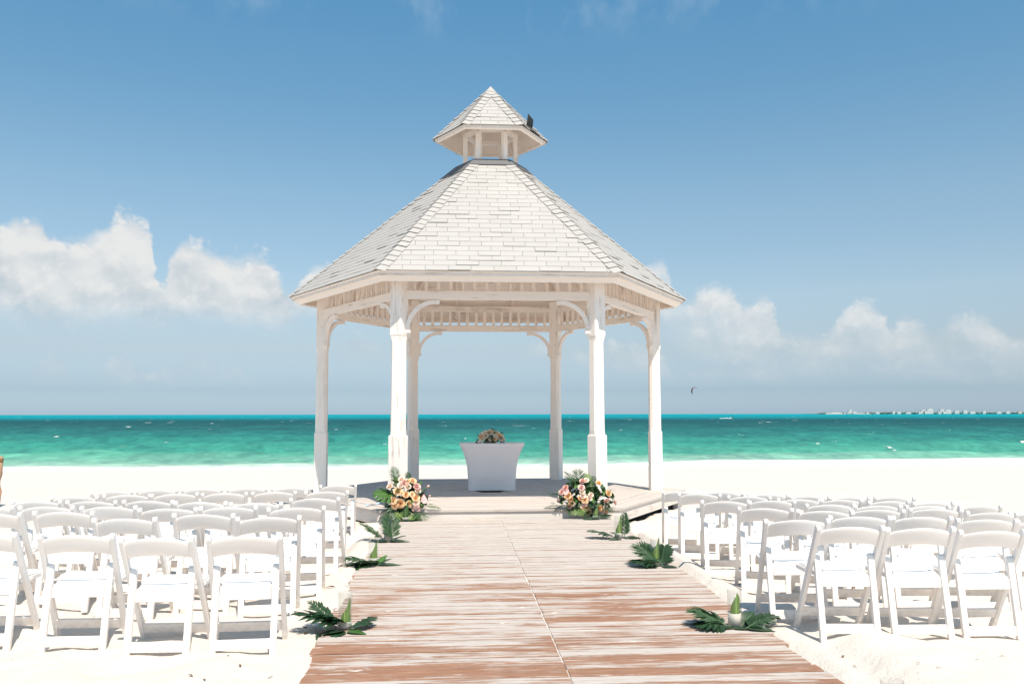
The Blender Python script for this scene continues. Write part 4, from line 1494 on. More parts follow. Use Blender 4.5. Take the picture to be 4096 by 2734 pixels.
S = 320/1619
wzb = ZD+0.004
bouquet('flower_arrangement', 'bouquet of peach and pink roses with a big monstera leaf by the gazebo step', 'bouquet',
        1460, 1880, S, (800, 560), (520, 420), -2.92, 0.17,
        [('peach', 665, 420, 62), ('peach', 828, 487, 50), ('peach', 1028, 548, 56), ('peach', 570, 605, 55), ('peach', 712, 672, 66), ('peach', 600, 712, 54), ('peach', 962, 208, 52), ('peach', 955, 485, 40),
         ('peach', 892, 680, 50), ('pink', 1045, 700, 55), ('pink', 1072, 765, 48), ('cream', 740, 178, 46), ('cream', 500, 325, 50), ('cream', 720, 300, 50), ('pink', 790, 248, 52), ('cream', 865, 330, 52),
         ('pink', 1048, 322, 56), ('cream', 1068, 410, 50), ('pink_bud', 1265, 340, 46), ('pink_bud', 1300, 522, 34), ('ivory_bud', 1195, 722, 34), ('cream', 1030, 640, 50), ('cream_bud', 942, 878, 26),
         ('anthurium', 1190, 590, 95), ('anthurium', 985, 765, 62), ('cream_bud', 1330, 665, 36), ('peach', 870, 215, 36), ('cream_bud', 740, 505, 34), ('pink_bud', 905, 520, 30), ('cream', 845, 290, 38)],
        [('monstera', 585, 520, 102, 8, -34, 470, 300, 'leaf_green'), ('leaf', 650, 330, 22, 62, 10, 300, 130, 'leaf_variegated'), ('frond', 640, 250, 25, 70, 0, 310, 110, 'leaf_palm'), ('frond', 880, 200, 5, 60, 20, 170, 70, 'leaf_palm'),
         ('leaf', 950, 350, -20, 70, 0, 170, 90, 'leaf_green'), ('leaf', 1080, 330, -35, 50, 0, 150, 110, 'leaf_green'), ('frond', 700, 800, 160, -25, 0, 260, 150, 'leaf_lime'), ('frond', 620, 740, 120, -10, 0, 260, 130, 'leaf_palm'),
         ('frond', 1050, 830, -150, -20, 0, 260, 150, 'leaf_palm'), ('frond', 1190, 720, -95, 0, 0, 310, 110, 'leaf_green'), ('leaf', 1110, 680, -100, 30, 0, 230, 90, 'leaf_green'), ('leaf', 930, 760, -170, 10, 0, 140, 90, 'leaf_green'),
         ('frond', 560, 820, 150, -30, 20, 230, 130, 'leaf_dusty'), ('frond', 980, 860, 190, -25, 0, 200, 130, 'leaf_lime'), ('leaf', 740, 500, 170, 35, 0, 110, 75, 'leaf_dusty'), ('frond', 1120, 440, -60, 40, 0, 200, 80, 'leaf_dusty'),
         ('frond', 500, 420, 70, 30, 0, 200, 90, 'leaf_dusty'), ('leaf', 1250, 700, -90, 10, 0, 200, 70, 'leaf_lime')],
        150, wzb)
S = 350/1770
bouquet('flower_arrangement', 'bouquet of orange and pink roses with tall palm fronds by the gazebo step', 'bouquet',
        2170, 1880, S, (850, 530), (640, 400), -2.92, 0.17,
        [('peach', 512, 512, 56), ('peach', 572, 585, 44), ('peach', 860, 590, 54), ('peach', 880, 755, 54), ('peach', 925, 838, 50), ('peach', 1165, 765, 54), ('peach', 1285, 835, 46), ('cream', 1280, 765, 50),
         ('peach', 1335, 465, 52), ('peach', 1138, 255, 44), ('peach', 578, 655, 44), ('pink', 785, 345, 50), ('pink', 812, 215, 50), ('pink', 465, 345, 42), ('anthurium', 485, 432, 80), ('pink', 860, 680, 44),
         ('pink', 540, 720, 44), ('pink_bud', 335, 600, 52), ('anthurium', 770, 712, 62), ('pink', 1292, 640, 50), ('pink', 1465, 650, 44), ('pink', 385, 438, 44), ('cream', 805, 430, 46), ('cream', 815, 510, 48),
         ('cream', 980, 495, 40), ('cream', 950, 560, 40), ('cream_bud', 650, 705, 28), ('ivory_bud', 215, 660, 40), ('pink_bud', 1335, 590, 36), ('cream', 880, 200, 40), ('cream_bud', 330, 540, 36), ('peach', 770, 560, 40)],
        [('frond', 720, 420, 28, 55, 20, 430, 200, 'leaf_palm'), ('frond', 760, 380, 12, 75, -10, 370, 150, 'leaf_palm'), ('frond', 960, 330, 8, 68, 10, 260, 110, 'leaf_lime'), ('leaf', 960, 470, 15, 50, 0, 200, 170, 'leaf_green'),
         ('leaf', 1120, 520, -5, 60, 0, 190, 120, 'leaf_variegated'), ('leaf', 1230, 440, -30, 60, 0, 130, 80, 'leaf_green'), ('frond', 470, 520, 75, 15, 0, 330, 140, 'leaf_palm'), ('leaf', 520, 690, 95, -8, 0, 330, 90, 'leaf_dusty'),
         ('frond', 360, 700, 95, 0, 0, 300, 80, 'leaf_green'), ('leaf', 600, 520, 60, 20, 0, 130, 80, 'leaf_dusty'), ('leaf', 650, 600, 160, 20, 0, 110, 60, 'leaf_dusty'), ('frond', 740, 740, 165, -25, 0, 210, 140, 'leaf_lime'),
         ('leaf', 690, 330, 35, 60, 0, 260, 46, 'leaf_green'), ('frond', 1240, 720, -140, -15, 0, 200, 110, 'leaf_palm'), ('leaf', 1350, 640, -80, 10, 0, 170, 80, 'leaf_green'), ('leaf', 1080, 560, -170, 30, 0, 150, 100, 'leaf_dark'),
         ('leaf', 1200, 640, -160, 20, 0, 140, 80, 'leaf_palm'), ('leaf', 980, 600, 175, 40, 0, 110, 70, 'leaf_lime'), ('frond', 1030, 360, -10, 70, 0, 240, 70, 'leaf_dark')],
        170, wzb)

# low dome of ivory and peach roses on the table, in a wooden trough
S = 340/1777
tf = bouquet('table_flowers', 'low dome of ivory and peach roses in a dark wooden trough on the table', 'bouquet',
             1800, 1690, S, (860, 395), (300, 250), TY-0.12, 0.10,
             [('ivory', 735, 205, 44), ('ivory', 845, 165, 34), ('peach', 805, 200, 34), ('ivory', 862, 222, 38), ('peach', 915, 190, 28), ('ivory', 990, 208, 38), ('ivory', 665, 242, 40), ('peach', 640, 290, 38), ('ivory', 742, 282, 46),
              ('ivory', 960, 275, 40), ('peach', 1032, 262, 42), ('ivory', 1085, 270, 36), ('peach', 938, 338, 36), ('ivory', 1045, 330, 40), ('ivory', 848, 340, 38), ('ivory', 672, 342, 38), ('ivory_bud', 815, 262, 20), ('cream_bud', 897, 292, 18), ('cream', 1110, 318, 34), ('cream', 1120, 350, 30)],
             [('leaf', 1090, 250, -60, 40, 0, 90, 50, 'leaf_dusty'), ('leaf', 820, 310, 170, 30, 0, 80, 55, 'leaf_dusty'), ('leaf', 990, 380, -150, 10, 0, 90, 60, 'leaf_dusty'), ('leaf', 600, 350, 90, 10, 0, 80, 40, 'leaf_palm'), ('leaf', 1130, 380, -90, 10, 0, 80, 40, 'leaf_palm')],
             34, TTOP+0.002)
for i, (bx_, bw_) in enumerate(((850, 0.165), (760, 0.10))):
    P = on_y(1800+bx_*S, 1690+398*S, TY-0.215-0.012*i)
    link('trough_board', box_mesh('trough_board', bw_, 0.012, 0.036, 'box_wood', 0.003), tf, tf.matrix_basis.inverted() @ Matrix.Translation((P.x, P.y, TTOP+0.022)))


def ring_mesh(name, prof, mat, n=28, closed=False):
    """lathe: (r, z) profile"""
    V, Fc = [], []
    for r_, z in prof:
        for i in range(n):
            a = 2*math.pi*i/n; V.append((r_*math.cos(a), r_*math.sin(a), z))
    m_ = len(prof)
    for q in range(m_-1 if not closed else m_):
        for i in range(n):
            j = (i+1) % n; p2 = (q+1) % m_
            Fc.append((q*n+i, q*n+j, p2*n+j, p2*n+i))
    if not closed:
        if prof[0][0] > 1e-4:
            Fc.append(tuple(range(n-1, -1, -1)))
        if prof[-1][0] > 1e-4:
            Fc.append(tuple((m_-1)*n+i for i in range(n)))
    return mesh(name, V, Fc, mat, True)


def vase(pos, label, rad=0.052, hgt=0.27, fill=0.085, leaf='leaf_lime', spin=0.0, tilt=0.0, leaflen=0.20, group='glass vases along the boardwalk'):
    root = empty('glass_vase', pos, label, 'vase', group)
    w_ = 0.0032
    link('glass', ring_mesh('glass', [(rad, 0.0), (rad, hgt), (rad-w_, hgt), (rad-w_, 0.012), (0.0005, 0.012), (0.0005, 0.0)], 'clear_glass', 36, True), root)
    link('candle_sand', ring_mesh('candle_sand', [(rad-w_-0.0015, 0.014), (rad-w_-0.0015, fill-0.006), (rad*0.6, fill), (0.001, fill+0.006)], 'candle_sand', 28), root)
    if leaf:
        # a broad leaf curled round inside the glass
        V, Fc = [], []
        N = 12
        for i in range(N+1):
            t_ = i/N
            wd = 1.85*math.sin(math.pi*(0.14+0.83*t_))**0.7
            for j in range(7):
                th = spin+(-1+j/3)*wd*0.75
                r_ = (rad-0.008)*(0.96-0.10*math.sin(3*t_))
                sk = (-1+j/3)
                V.append((r_*math.cos(th+0.35*t_*(1 if tilt >= 0 else -1)), r_*math.sin(th+0.35*t_*(1 if tilt >= 0 else -1)), 0.035+leaflen*t_-0.02*sk*sk*t_+(0.045+0.02*tilt)*sk*t_))
        for i in range(N):
            for j in range(6):
                a_ = i*7+j; Fc.append((a_, a_+1, a_+8, a_+7))
        link('leaf', mesh('leaf', V, Fc, leaf, True), root)
    return root


def leaf_pile(pos, label, items, group='palm leaves laid round the vases'):
    root = empty('leaf_pile', pos, label, 'leaves', group)
    for i, (kind, x, y_, z, yaw, pitch, roll, L, W, mat) in enumerate(items):
        if kind == 'frond':
            me = frond_mesh('palm_frond', L*1.15, W*1.3, mat, 17, 0.22, i*7+int(abs(x)*100), 0.8, 1.35)
        else:
            me = leaf_mesh('leaf', L*1.08, W*1.25, mat, 0.10, 0.10, i*2.1)
        link(me.name.split('.')[0], me, root, orient((x, y_, z+0.012), yaw, pitch, roll))
    return root


def bw_pt(px, py):
    p = on_z(px, py, walk_z(-6))
    for _ in range(6):
        p = on_z(px, py, walk_z(p.y))
    return p


P = bw_pt(1380, 2515)
vase(P, 'clear glass cylinder vase beside the boardwalk, farthest from the gazebo, monstera bouquet side', leaf='leaf_lime', spin=-1.2, leaflen=0.17, fill=0.06)
leaf_pile(P, 'dark palm leaves heaped over a vase foot, farthest from gazebo, monstera bouquet side', [
    ('frond', -0.02, -0.06, 0.02, 95, 28, 0, 0.30, 0.13, 'leaf_palm'), ('frond', 0.05, -0.07, 0.03, 75, 22, 20, 0.27, 0.13, 'leaf_dark'), ('frond', -0.05, -0.07, 0.0, 60, 48, 0, 0.26, 0.09, 'leaf_palm'),
    ('leaf', -0.06, -0.08, 0.0, 135, -4, 0, 0.24, 0.07, 'leaf_palm'), ('leaf', 0.02, -0.10, 0.0, 110, 0, 10, 0.20, 0.12, 'leaf_dark'), ('leaf', 0.04, -0.07, 0.01, -70, 12, 0, 0.17, 0.09, 'leaf_dark'),
    ('leaf', 0.03, -0.10, 0.0, -120, 2, 0, 0.15, 0.08, 'leaf_green'), ('leaf', -0.02, -0.11, 0.0, 165, -2, 0, 0.12, 0.10, 'leaf_palm'), ('frond', 0.08, -0.05, 0.0, -40, 25, 0, 0.17, 0.07, 'leaf_dark')])
P = bw_pt(1493, 2256)
vase(P, 'clear glass cylinder vase on the boardwalk, third from the gazebo, monstera bouquet side', leaf='leaf_lime', spin=-1.4, leaflen=0.17, fill=0.07)
leaf_pile(P, 'dark palm leaves round a vase foot, third from the gazebo, monstera bouquet side', [
    ('frond', -0.02, -0.05, 0.0, 85, 22, 0, 0.27, 0.11, 'leaf_palm'), ('frond', 0.12, -0.10, 0.02, 92, 6, 25, 0.34, 0.10, 'leaf_dark'), ('leaf', 0.04, -0.09, 0.0, -85, 2, 0, 0.26, 0.085, 'leaf_dusty'),
    ('leaf', 0.05, -0.05, 0.0, -40, 35, 0, 0.14, 0.08, 'leaf_green'), ('leaf', 0.0, -0.07, 0.0, 100, 2, 0, 0.20, 0.08, 'leaf_dark'), ('leaf', 0.07, -0.04, 0.0, -75, 25, 0, 0.14, 0.08, 'leaf_dusty'), ('frond', 0.0, -0.09, 0.0, 120, 0, 0, 0.20, 0.09, 'leaf_dark')])
P = bw_pt(1552, 2162)
vase(P, 'glass vase behind an upright palm frond, second from the gazebo, monstera bouquet side', leaf='leaf_dusty', spin=-1.5, leaflen=0.22, fill=0.09)
leaf_pile(P, 'upright palm frond and leaves at a vase, second from the gazebo, monstera bouquet side', [
    ('frond', 0.06, -0.075, 0.0, 25, 78, 0, 0.28, 0.12, 'leaf_palm'), ('frond', -0.05, -0.04, 0.0, 78, 45, 0, 0.30, 0.10, 'leaf_palm'), ('leaf', -0.02, -0.08, 0.0, 100, 3, 0, 0.22, 0.06, 'leaf_dark'),
    ('leaf', 0.05, -0.08, 0.0, -105, 4, 0, 0.21, 0.10, 'leaf_dusty'), ('leaf', 0.07, -0.05, 0.01, -80, 20, 0, 0.15, 0.09, 'leaf_dark'), ('leaf', 0.0, -0.10, 0.0, -100, 0, 0, 0.17, 0.09, 'leaf_dark'), ('leaf', 0.03, -0.11, 0.0, 95, 0, 0, 0.18, 0.09, 'leaf_dark')])
P = on_y(1622, 2079, -3.17); P.z = walk_z(-3.17)
vase(P, 'glass vase with an upright green leaf standing before the monstera bouquet', rad=0.050, hgt=0.26, leaf='leaf_green', spin=-1.5, leaflen=0.20, fill=0.055)
leaf_pile(P, 'leaves lying round the vase before the monstera bouquet', [
    ('frond', -0.05, -0.03, 0.01, 80, 14, 0, 0.26, 0.10, 'leaf_palm'), ('leaf', 0.05, -0.04, 0.0, -80, 3, 0, 0.18, 0.09, 'leaf_dark'), ('leaf', -0.02, -0.06, 0.0, -100, 0, 0, 0.14, 0.06, 'leaf_dark'), ('leaf', 0.02, -0.06, 0.0, 100, 0, 0, 0.12, 0.06, 'leaf_dark')])
P = on_y(2382, 2072, -3.17); P.z = walk_z(-3.17)
vase(P, 'glass vase with an upright green leaf standing before the palm bouquet', rad=0.048, hgt=0.235, leaf='leaf_lime', spin=-1.4, leaflen=0.16, fill=0.045)
leaf_pile(P, 'leaves lying round the vase before the palm bouquet', [
    ('frond', 0.10, -0.04, 0.02, 95, 4, 0, 0.25, 0.08, 'leaf_dusty'), ('leaf', -0.05, -0.04, 0.0, 95, 0, 0, 0.15, 0.05, 'leaf_green'), ('frond', 0.03, -0.02, 0.0, -70, 20, 0, 0.18, 0.08, 'leaf_dark'), ('leaf', 0.08, -0.02, 0.0, -85, 0, 0, 0.14, 0.05, 'leaf_green')])
P = bw_pt(2475, 2152)
vase(P, 'glass vase with a pointed green leaf, second from the gazebo, palm bouquet side', leaf='leaf_lime', spin=-1.7, leaflen=0.21, fill=0.07, tilt=1.0)
leaf_pile(P, 'grey green palm leaves round a vase, second from the gazebo, palm bouquet side', [
    ('frond', -0.05, -0.05, 0.0, 78, 24, 0, 0.29, 0.11, 'leaf_dusty'), ('frond', 0.06, -0.05, 0.0, -15, 80, 0, 0.27, 0.07, 'leaf_palm'), ('leaf', 0.02, -0.09, 0.0, 110, 3, 0, 0.17, 0.10, 'leaf_dusty'),
    ('leaf', 0.0, -0.07, 0.03, 60, 20, 0, 0.13, 0.10, 'leaf_dusty'), ('leaf', 0.06, -0.06, 0.0, -80, 15, 0, 0.13, 0.06, 'leaf_dark'), ('frond', 0.07, -0.06, 0.0, -75, 8, 0, 0.16, 0.07, 'leaf_palm')])
P = bw_pt(2622, 2262)
vase(P, 'glass vase half hidden by a large palm frond, third from the gazebo, palm bouquet side', leaf='leaf_lime', spin=-1.4, leaflen=0.235, fill=0.07)
leaf_pile(P, 'large fanned palm frond before a vase, third from the gazebo, palm bouquet side', [
    ('frond', 0.06, -0.09, 0.0, 48, 42, -8, 0.30, 0.17, 'leaf_palm'), ('frond', 0.02, -0.08, 0.0, 80, 18, 0, 0.24, 0.13, 'leaf_dark'), ('frond', 0.05, -0.06, 0.0, -25, 60, 0, 0.20, 0.11, 'leaf_palm'), ('leaf', 0.0, -0.10, 0.0, 92, 0, 0, 0.18, 0.11, 'leaf_dark'),
    ('leaf', 0.04, -0.10, 0.0, -95, 0, 0, 0.17, 0.10, 'leaf_dark'), ('leaf', 0.07, -0.04, 0.0, -80, 25, 0, 0.12, 0.07, 'leaf_dark')])
P = bw_pt(2940, 2507)
vase(P, 'glass vase with a bent green leaf and white candle, fourth from gazebo, palm bouquet side', leaf='leaf_lime', spin=-1.25, leaflen=0.21, fill=0.105, tilt=-1.0)
leaf_pile(P, 'fanned palm fronds and glossy leaves round a vase, fourth from gazebo, palm bouquet side', [
    ('frond', -0.06, -0.02, 0.0, 62, 30, 0, 0.24, 0.14, 'leaf_palm'), ('frond', -0.04, -0.03, 0.0, 95, 14, 0, 0.22, 0.12, 'leaf_dark'), ('frond', 0.05, -0.09, 0.0, -68, 22, 10, 0.26, 0.10, 'leaf_palm'), ('leaf', 0.05, -0.10, 0.0, -98, 1, 0, 0.24, 0.095, 'leaf_palm'),
    ('leaf', -0.04, -0.07, 0.0, -100, 2, 0, 0.20, 0.06, 'leaf_palm'), ('leaf', 0.05, 0.0, 0.0, -60, 35, 30, 0.15, 0.10, 'leaf_dark'), ('leaf', -0.02, -0.06, 0.0, 85, 0, 0, 0.13, 0.05, 'leaf_dark')])
P = at_dist(3568, 2718, 4.45)
vase((P.x, P.y, float(sand_z(P.x, P.y))), 'glass vase standing alone on open sand, only its rim in view', leaf=None, hgt=P.z-float(sand_z(P.x, P.y)), fill=0.06)

# two small glass lanterns beside the table flowers
for cx, lab in ((615, 'small glass candle bowl beside table flowers, nearer the monstera bouquet'), (1095, 'small glass candle bowl beside table flowers, nearer the palm bouquet')):
    P = on_y(1800+cx*S, 1690+410*S, TY-0.18)
    b = empty('candle_bowl', (P.x, TY-0.18, TTOP+0.003), lab, 'candle holder', 'glass candle bowls on the table')
    link('bowl_glass', ring_mesh('bowl_glass', [(0.044, 0.0), (0.050, 0.03), (0.046, 0.07), (0.040, 0.10), (0.038, 0.10), (0.043, 0.07), (0.047, 0.03), (0.041, 0.004), (0.0005, 0.004), (0.0005, 0.0)], 'clear_glass', 24, True), b)
    link('candle', ring_mesh('candle', [(0.039, 0.006), (0.044, 0.03), (0.043, 0.042), (0.001, 0.046)], 'candle_sand' if cx < 800 else 'far_window', 24), b)

# ribbon on the platform corner
V, Fc = [], []
pA, pB = on_z(1462, 2024, ZD+0.006), on_z(1532, 2010, ZD+0.006)
for i in range(13):
    t_ = i/12; p = pA.lerp(pB, t_)
    for s in (-1, 1):
        V.append((p.x, p.y+0.035*math.sin(t_*5)+s*0.05, ZD+0.008+0.012*(1+math.sin(t_*9+s))))
for i in range(12):
    Fc.append((i*2, i*2+1, i*2+3, i*2+2))
link('ribbon', mesh('ribbon', V, Fc, 'ribbon_blue', True), label='pale blue ribbon lying loose on the platform corner', cat='ribbon')

# dry leaves, twigs and odd bits on the sand
bits = [(1340, 2349, .10, 'curled dry brown leaf on the sand at the boardwalk edge'), (2585, 2138, .10, 'dry brown husk on the sand beside the gazebo platform'), (3372, 2632, .05, None), (3998, 2622, .03, None), (3903, 2642, .03, None),
        (912, 2621, .035, None), (755, 2701, .04, None), (1092, 2706, .035, None), (962, 2668, .04, None), (251, 2410, .05, None), (268, 2411, .05, None), (1210, 2512, .05, None), (1222, 2530, .05, None), (3412, 2664, .03, None), (3745, 2671, .03, None),
        (2968, 2340, .12, None), (3680, 2655, .025, None), (820, 2722, .03, None), (1330, 2440, .05, None), (1318, 2452, .04, None), (2660, 2410, .03, None), (2985, 2432, .03, None)]
for i, (px, py, L, lab) in enumerate(bits):
    p = on_z(px, py, 0.0)
    for _ in range(5):
        p = on_z(px, py, float(sand_z(p.x, p.y)))
    me = leaf_mesh('dry_leaf', L, L*random.uniform(.25, .45), 'dry_leaf', random.uniform(.1, .6), 0.5, i)
    o = link('dry_leaf', me, None, orient((p.x, p.y, p.z+0.006), random.uniform(0, 360), random.uniform(5, 25), random.uniform(-20, 20)),
             lab or 'small dry leaf scrap lying on the open sand', 'dry leaf', None if lab else 'dry leaf scraps on the sand')
# brown container under the chairs
p = on_z(3394, 2368, -0.03)
c = empty('clay_cup', (p.x, p.y, float(sand_base(p.x, p.y))-0.005), 'small brown cup left on the sand under the chairs', 'cup')
link('cup_body', ring_mesh('cup_body', [(0.030, 0.0), (0.040, 0.02), (0.046, 0.06), (0.048, 0.085), (0.044, 0.085), (0.040, 0.05), (0.001, 0.02)], 'brown_leather', 20), c)
link('cup_lid', ring_mesh('cup_lid', [(0.0435, 0.078), (0.0435, 0.084), (0.001, 0.087)], 'dry_leaf', 20), c)

# wooden stake at the edge of the seating
p = at_dist(-10, 1970, 19.3)
zb = float(sand_z(p.x, p.y))
st = empty('wooden_stake', (p.x, p.y, zb), 'brown wooden stake driven into the sand', 'stake')
link('shaft', tube_mesh('shaft', [(0, 0, -0.25), (0.003, 0, 0.3), (-0.002, 0.004, 0.6), (0.004, 0, 0.94)], [0.072, 0.070, 0.069, 0.067], 'stake_wood', 14), st)
link('rope_band', ring_mesh('rope_band', [(0.071, 0.84), (0.078, 0.85), (0.078, 0.90), (0.070, 0.91)], 'rope', 16), st)

# ------------------------------------------------------------------ out on the water
buoys = [(228, 1777, .75), (667, 1779, 1), (1103, 1778, 1), (1540, 1775, 1), (2848, 1777, 1), (3271, 1776, 1), (3687, 1776, 1), (4090, 1775, 1)]
pts_b = []
for px, py, k_ in buoys:
    p = on_z(px, py+2, SEA_Z+0.05)
    for _ in range(4):
        p = on_z(px, py+2, sea_z(p.x, p.y)+0.05)
    pts_b.append(p)
    b = empty('marker_float', (p.x, p.y, sea_z(p.x, p.y)+0.05), 'white cylindrical float bobbing on the swimming line', 'float', 'floats on the swimming line', random.uniform(-.3, .3))
    link('float_body', ring_mesh('float_body', [(0.02, -0.19), (0.085, -0.17), (0.10, -0.12), (0.10, 0.12), (0.085, 0.17), (0.02, 0.19)], 'float_white', 16), b, Matrix.Rotation(R(90), 4, 'Y') @ Matrix.Scale(k_, 4))
    link('collar', ring_mesh('collar', [(0.03, -0.24), (0.03, 0.24)], 'rope', 8), b, Matrix.Rotation(R(90), 4, 'Y') @ Matrix.Scale(k_, 4))
seq = sorted(pts_b, key=lambda q: q.x)
rp_ = []
for a, b in zip(seq[:-1], seq[1:]):
    for i in range(14):
        t_ = i/14; q = a.lerp(b, t_); rp_.append((q.x, q.y+0.3*math.sin(i*1.3), sea_z(q.x, q.y)+0.03-0.09*math.sin(math.pi*t_)))
link('swim_line', tube_mesh('swim_line', rp_, 0.02, 'rope', 6), label='brown rope linking the floats across the water', cat='rope')

# kite surfer, kite and its lines
SD = 480.0
p = at_dist(2931, 1673, SD)
ks = empty('kite_surfer', (p.x, p.y, SEA_Z), 'kite surfer in a dark wetsuit leaning back on a board', 'person')
bones = [(0, 0, .95), (.05, 0, 1.18), (.12, 0, 1.42), (.15, 0, 1.55), (.17, 0, 1.70),                       # pelvis .. head 0-4
         (.10, .2, 1.44), (-.10, .22, 1.38), (-.34, .10, 1.40), (.10, -.2, 1.44), (-.10, -.22, 1.38), (-.34, -.10, 1.40),  # arms 5-10
         (-.10, .14, .55), (.04, .24, .16), (-.10, -.14, .55), (.04, -.24, .16), (-.06, .26, .13), (-.06, -.26, .13)]
eds = [(0, 1), (1, 2), (2, 3), (3, 4), (2, 5), (5, 6), (6, 7), (2, 8), (8, 9), (9, 10), (0, 11), (11, 12), (0, 13), (13, 14), (12, 15), (14, 16)]
rad = [.15, .14, .17, .06, .10, .065, .05, .035, .065, .05, .035, .085, .05, .085, .05, .035, .035]
me = bpy.data.meshes.new('body'); me.from_pydata(bones, eds, []); set_mat(me, 'wetsuit')
body = link('body', me, ks)
md = body.modifiers.new('skin', 'SKIN'); me.skin_vertices  # layer is created with the modifier
for i, sv in enumerate(me.skin_vertices[0].data if len(me.skin_vertices) else []):
    sv.radius = (rad[i], rad[i]); sv.use_root = (i == 0)
sb = body.modifiers.new('smooth', 'SUBSURF'); sb.levels = 1; sb.render_levels = 1
V = []
for i in range(13):
    t_ = -1+i/6; V += [(-0.05+0.2*math.sqrt(max(0, 1-t_**4))*s, t_*0.70, 0.09+0.06*t_*t_+dz_) for s in (-1, 1) for dz_ in (0, .025)]
Fc = []
for i in range(12):
    b0 = i*4; Fc += [(b0, b0+4, b0+6, b0+2), (b0+1, b0+3, b0+7, b0+5), (b0, b0+1, b0+5, b0+4), (b0+2, b0+6, b0+7, b0+3)]
link('board', mesh('board', V, Fc, 'board_paint'), ks)
# spray thrown up behind the board
V, Fc = [], []
rg = random.Random(4)
for i in range(260):
    t_ = rg.random()**0.7; x = -0.2-6.5*t_; c_ = Vector((x+rg.gauss(0, .25), rg.gauss(0, .5), 0.05+abs(rg.gauss(0, .28))*(1-t_)**0.6)); s_ = rg.uniform(.06, .22)
    b0 = len(V)
    V += [c_+Vector(q)*s_ for q in ((1, 0, 0), (-1, 0, 0), (0, 1, 0), (0, -1, 0), (0, 0, .6), (0, 0, -.6))]
    Fc += [(b0+a_, b0+b_, b0+c2) for a_, b_, c2 in ((0, 2, 4), (2, 1, 4), (1, 3, 4), (3, 0, 4), (2, 0, 5), (1, 2, 5), (3, 1, 5), (0, 3, 5))]
link('spray', mesh('spray', V, Fc, 'spray_white'), None, Matrix.Translation((p.x, p.y, SEA_Z)), kind='stuff', label='white spray trailing behind the kite surfer')
kp = at_dist(2778, 1564, SD)
kt = empty('kite', kp, 'dark red crescent kite with pale tips flying above the sea', 'kite')
V, Fc = [], []
NK = 24
for i in range(NK+1):
    a = R(52+(i/NK)*185)                       # arc open to the right
    t_ = i/NK
    chord = 0.55+0.75*math.sin(math.pi*t_)
    cx_, cz_ = 2.15*math.cos(a)+0.4, 2.15*math.sin(a)
    for (q, h) in ((-0.5, 0.0), (-0.42, 0.16), (-0.1, 0.14), (0.5, 0.0)):
        V.append((cx_*(1+0.07*h)+h*math.cos(a), q*chord, cz_+h*math.sin(a)))
for i in range(NK):
    for j in range(3):
        b0 = i*4+j; Fc.append((b0, b0+1, b0+5, b0+4))
kme = mesh('canopy', V, Fc, ['kite_red', 'kite_white'], True)
for i, pl in enumerate(kme.polygons):
    k_ = i//3
    pl.material_index = 1 if (k_ < 5 or k_ > NK-5) else 0
kc = link('canopy', kme, kt, Matrix.Rotation(R(20), 4, 'Z'))
sm = kc.modifiers.new('thickness', 'SOLIDIFY'); sm.thickness = 0.12
hd = Vector((p.x-0.35, p.y, SEA_Z+1.4))-kp
for sgn, q in ((1, (1.7, 0, 1.7)), (-1, (-0.8, 0, -1.8))):
    link('line', tube_mesh('line', [q, (hd.x, hd.y, hd.z)], 0.006, 'rope', 4), kt)

# ------------------------------------------------------------------ the island on the horizon
ID = 6500.0
mid = at_dist(3700, 1652, ID)
x_l, x_r = at_dist(3285, 1652, ID).x, at_dist(5200, 1652, ID).x
NXI = 120
V, Fc = [], []
for i in range(NXI+1):
    t_ = i/NXI; x = x_l+(x_r-x_l)*t_
    yy = mid.y+(at_dist(3285, 1652, ID).y-mid.y)*(1-t_)*1.0
    hgt = 4.5*min(1, t_*12)*(0.5+0.8*float(vnoise(np.array(t_*22), np.array(3.3))))
    for (dy_, z) in ((-90, SEA_Z-0.5), (-60, SEA_Z+1.2), (0, SEA_Z+1.5+hgt), (200, SEA_Z+1.5+hgt), (400, SEA_Z-0.5)):
        V.append((x, yy+dy_, z))
for i in range(NXI):
    for j in range(4):
        b0 = i*5+j; Fc.append((b0, b0+5, b0+6, b0+1))
link('island', mesh('island', V, Fc, 'far_sand'), kind='structure', label='low sandy island on the horizon')


def isl(cx):
    q = at_dist(3260+cx*0.3559, 1653, ID); return q


# palms and scrub as one far mass
V, Fc = [], []
rg = random.Random(8)
for i in range(1500):
    cx = rg.uniform(620, 4000) if rg.random() > 0.06 else rg.uniform(90, 330)
    dense = float(vnoise(np.array(cx*0.012), np.array(1.0)))
    if rg.random() > 0.35+dense:
        continue
    q = isl(cx); s_ = rg.uniform(5, 9)
    hh_ = rg.uniform(4, 9)*(0.6+0.7*dense)*(1.0 if cx < 1900 else 0.75)
    c_ = Vector((q.x+rg.uniform(-8, 8), q.y+rg.uniform(0, 120), SEA_Z+hh_))
    b0 = len(V)
    V += [c_+Vector((math.cos(k*1.257)*s_*rg.uniform(.7, 1.2), math.sin(k*1.257)*s_, rg.uniform(-3, 1))) for k in range(5)] + [c_+Vector((0, 0, s_*0.6)), c_+Vector((0, 0, -s_))]
    for k in range(5):
        Fc += [(b0+k, b0+(k+1) % 5, b0+5), (b0+(k+1) % 5, b0+k, b0+6)]
link('island_trees', mesh('island_trees', V, Fc, 'far_trees'), kind='stuff', label='belt of palms and scrub along the far island')

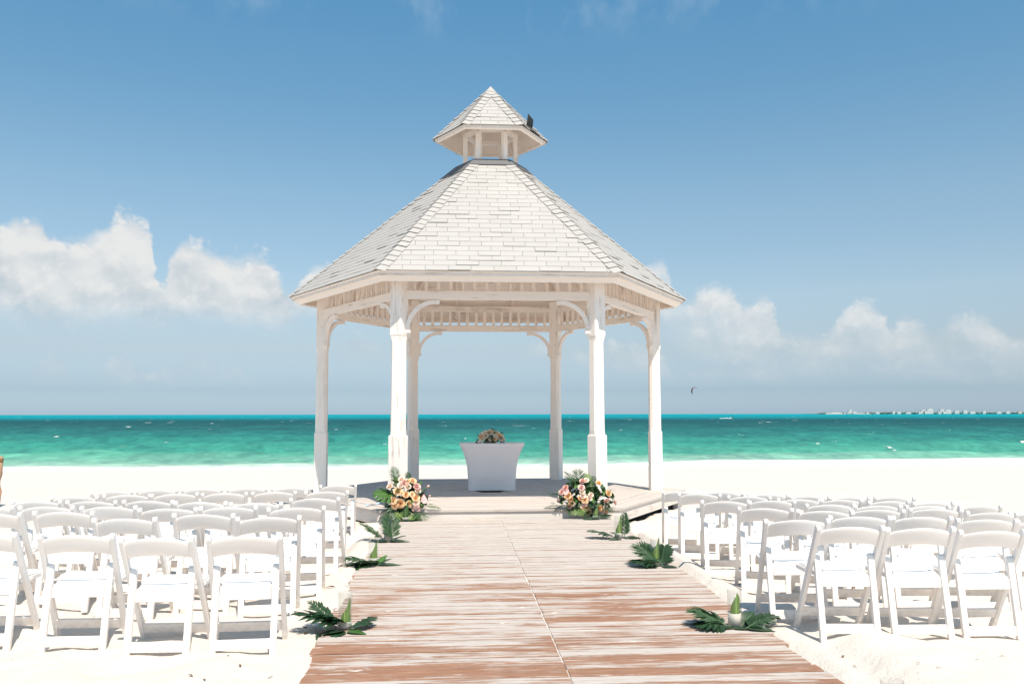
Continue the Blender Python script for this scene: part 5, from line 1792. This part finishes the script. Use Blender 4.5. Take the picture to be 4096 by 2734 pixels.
B = [(188, 185, 12, 'long low pale hotel wing at the tip of the island', 0), (365, 70, 50, 'white pyramid shaped hotel with stepped terraces', 2), (420, 50, 22, 'low white block beside the pyramid hotel', 0),
     (562, 36, 12, 'tiny white house alone on a bare spit', 0), (675, 46, 16, None, 0), (855, 30, 26, 'narrow white tower above the palms', 0), (915, 44, 18, None, 0), (1020, 60, 14, None, 0),
     (1190, 62, 40, 'white stepped hotel block, beside the tallest tower', 1), (1262, 66, 52, 'tallest white hotel tower on the island', 1), (1400, 52, 44, 'white hotel block with a flat crown', 1), (1465, 64, 40, 'broad white hotel block past the flat crowned one', 1),
     (1560, 50, 30, None, 0), (1655, 44, 32, 'pale square block above the trees', 0), (1735, 60, 20, None, 0), (1865, 34, 26, None, 0), (2030, 50, 16, None, 0), (2130, 44, 22, None, 0), (2262, 40, 20, 'small tan building near the end of the island', 3)]
MC = 0.3559*ID/F_PX*0.92
for cx, wd, ht, lab, kind in B:
    q = isl(cx); q.y -= 30
    W_, H_ = wd*MC, ht*MC
    b = empty('building', (q.x, q.y, SEA_Z+1.0), lab or 'small pale building among the island palms', 'building', None if lab else 'small buildings along the island')
    wm = 'far_wall_tan' if kind == 3 else 'far_wall'
    if kind == 2:
        steps = 6
        for i in range(steps):
            f0 = i/steps
            wi = W_*(1-0.80*f0); link('terrace', box_mesh('terrace', wi, 18*(1-0.5*f0), H_/steps-0.15, wm, 0.05), b, Matrix.Translation((W_*0.18*f0, 0, H_/steps*(i+0.5))))
            link('window_band', box_mesh('window_band', wi*0.9, 0.3, H_/steps*0.35, 'far_window', 0.0), b, Matrix.Translation((W_*0.18*f0, -9*(1-0.5*f0)-0.12, H_/steps*(i+0.55))))
    else:
        link('wall', box_mesh('wall', W_, 16, H_, wm, 0.1), b, Matrix.Translation((0, 0, H_/2)))
        link('roof', box_mesh('roof', W_*0.5, 9, 3.0, wm, 0.1), b, Matrix.Translation((W_*0.12, 0, H_+1.2)))
        if kind == 1:
            link('wing', box_mesh('wing', W_*0.45, 14, H_*0.62, wm, 0.1), b, Matrix.Translation((-W_*0.66, 0.5, H_*0.31)))
        nfl = max(1, int(H_/5.5))
        for i in range(nfl):
            link('window_band', box_mesh('window_band', W_*0.84, 0.3, 1.7, 'far_window', 0.0), b, Matrix.Translation((0, -8.12, (i+0.55)*H_/nfl)))
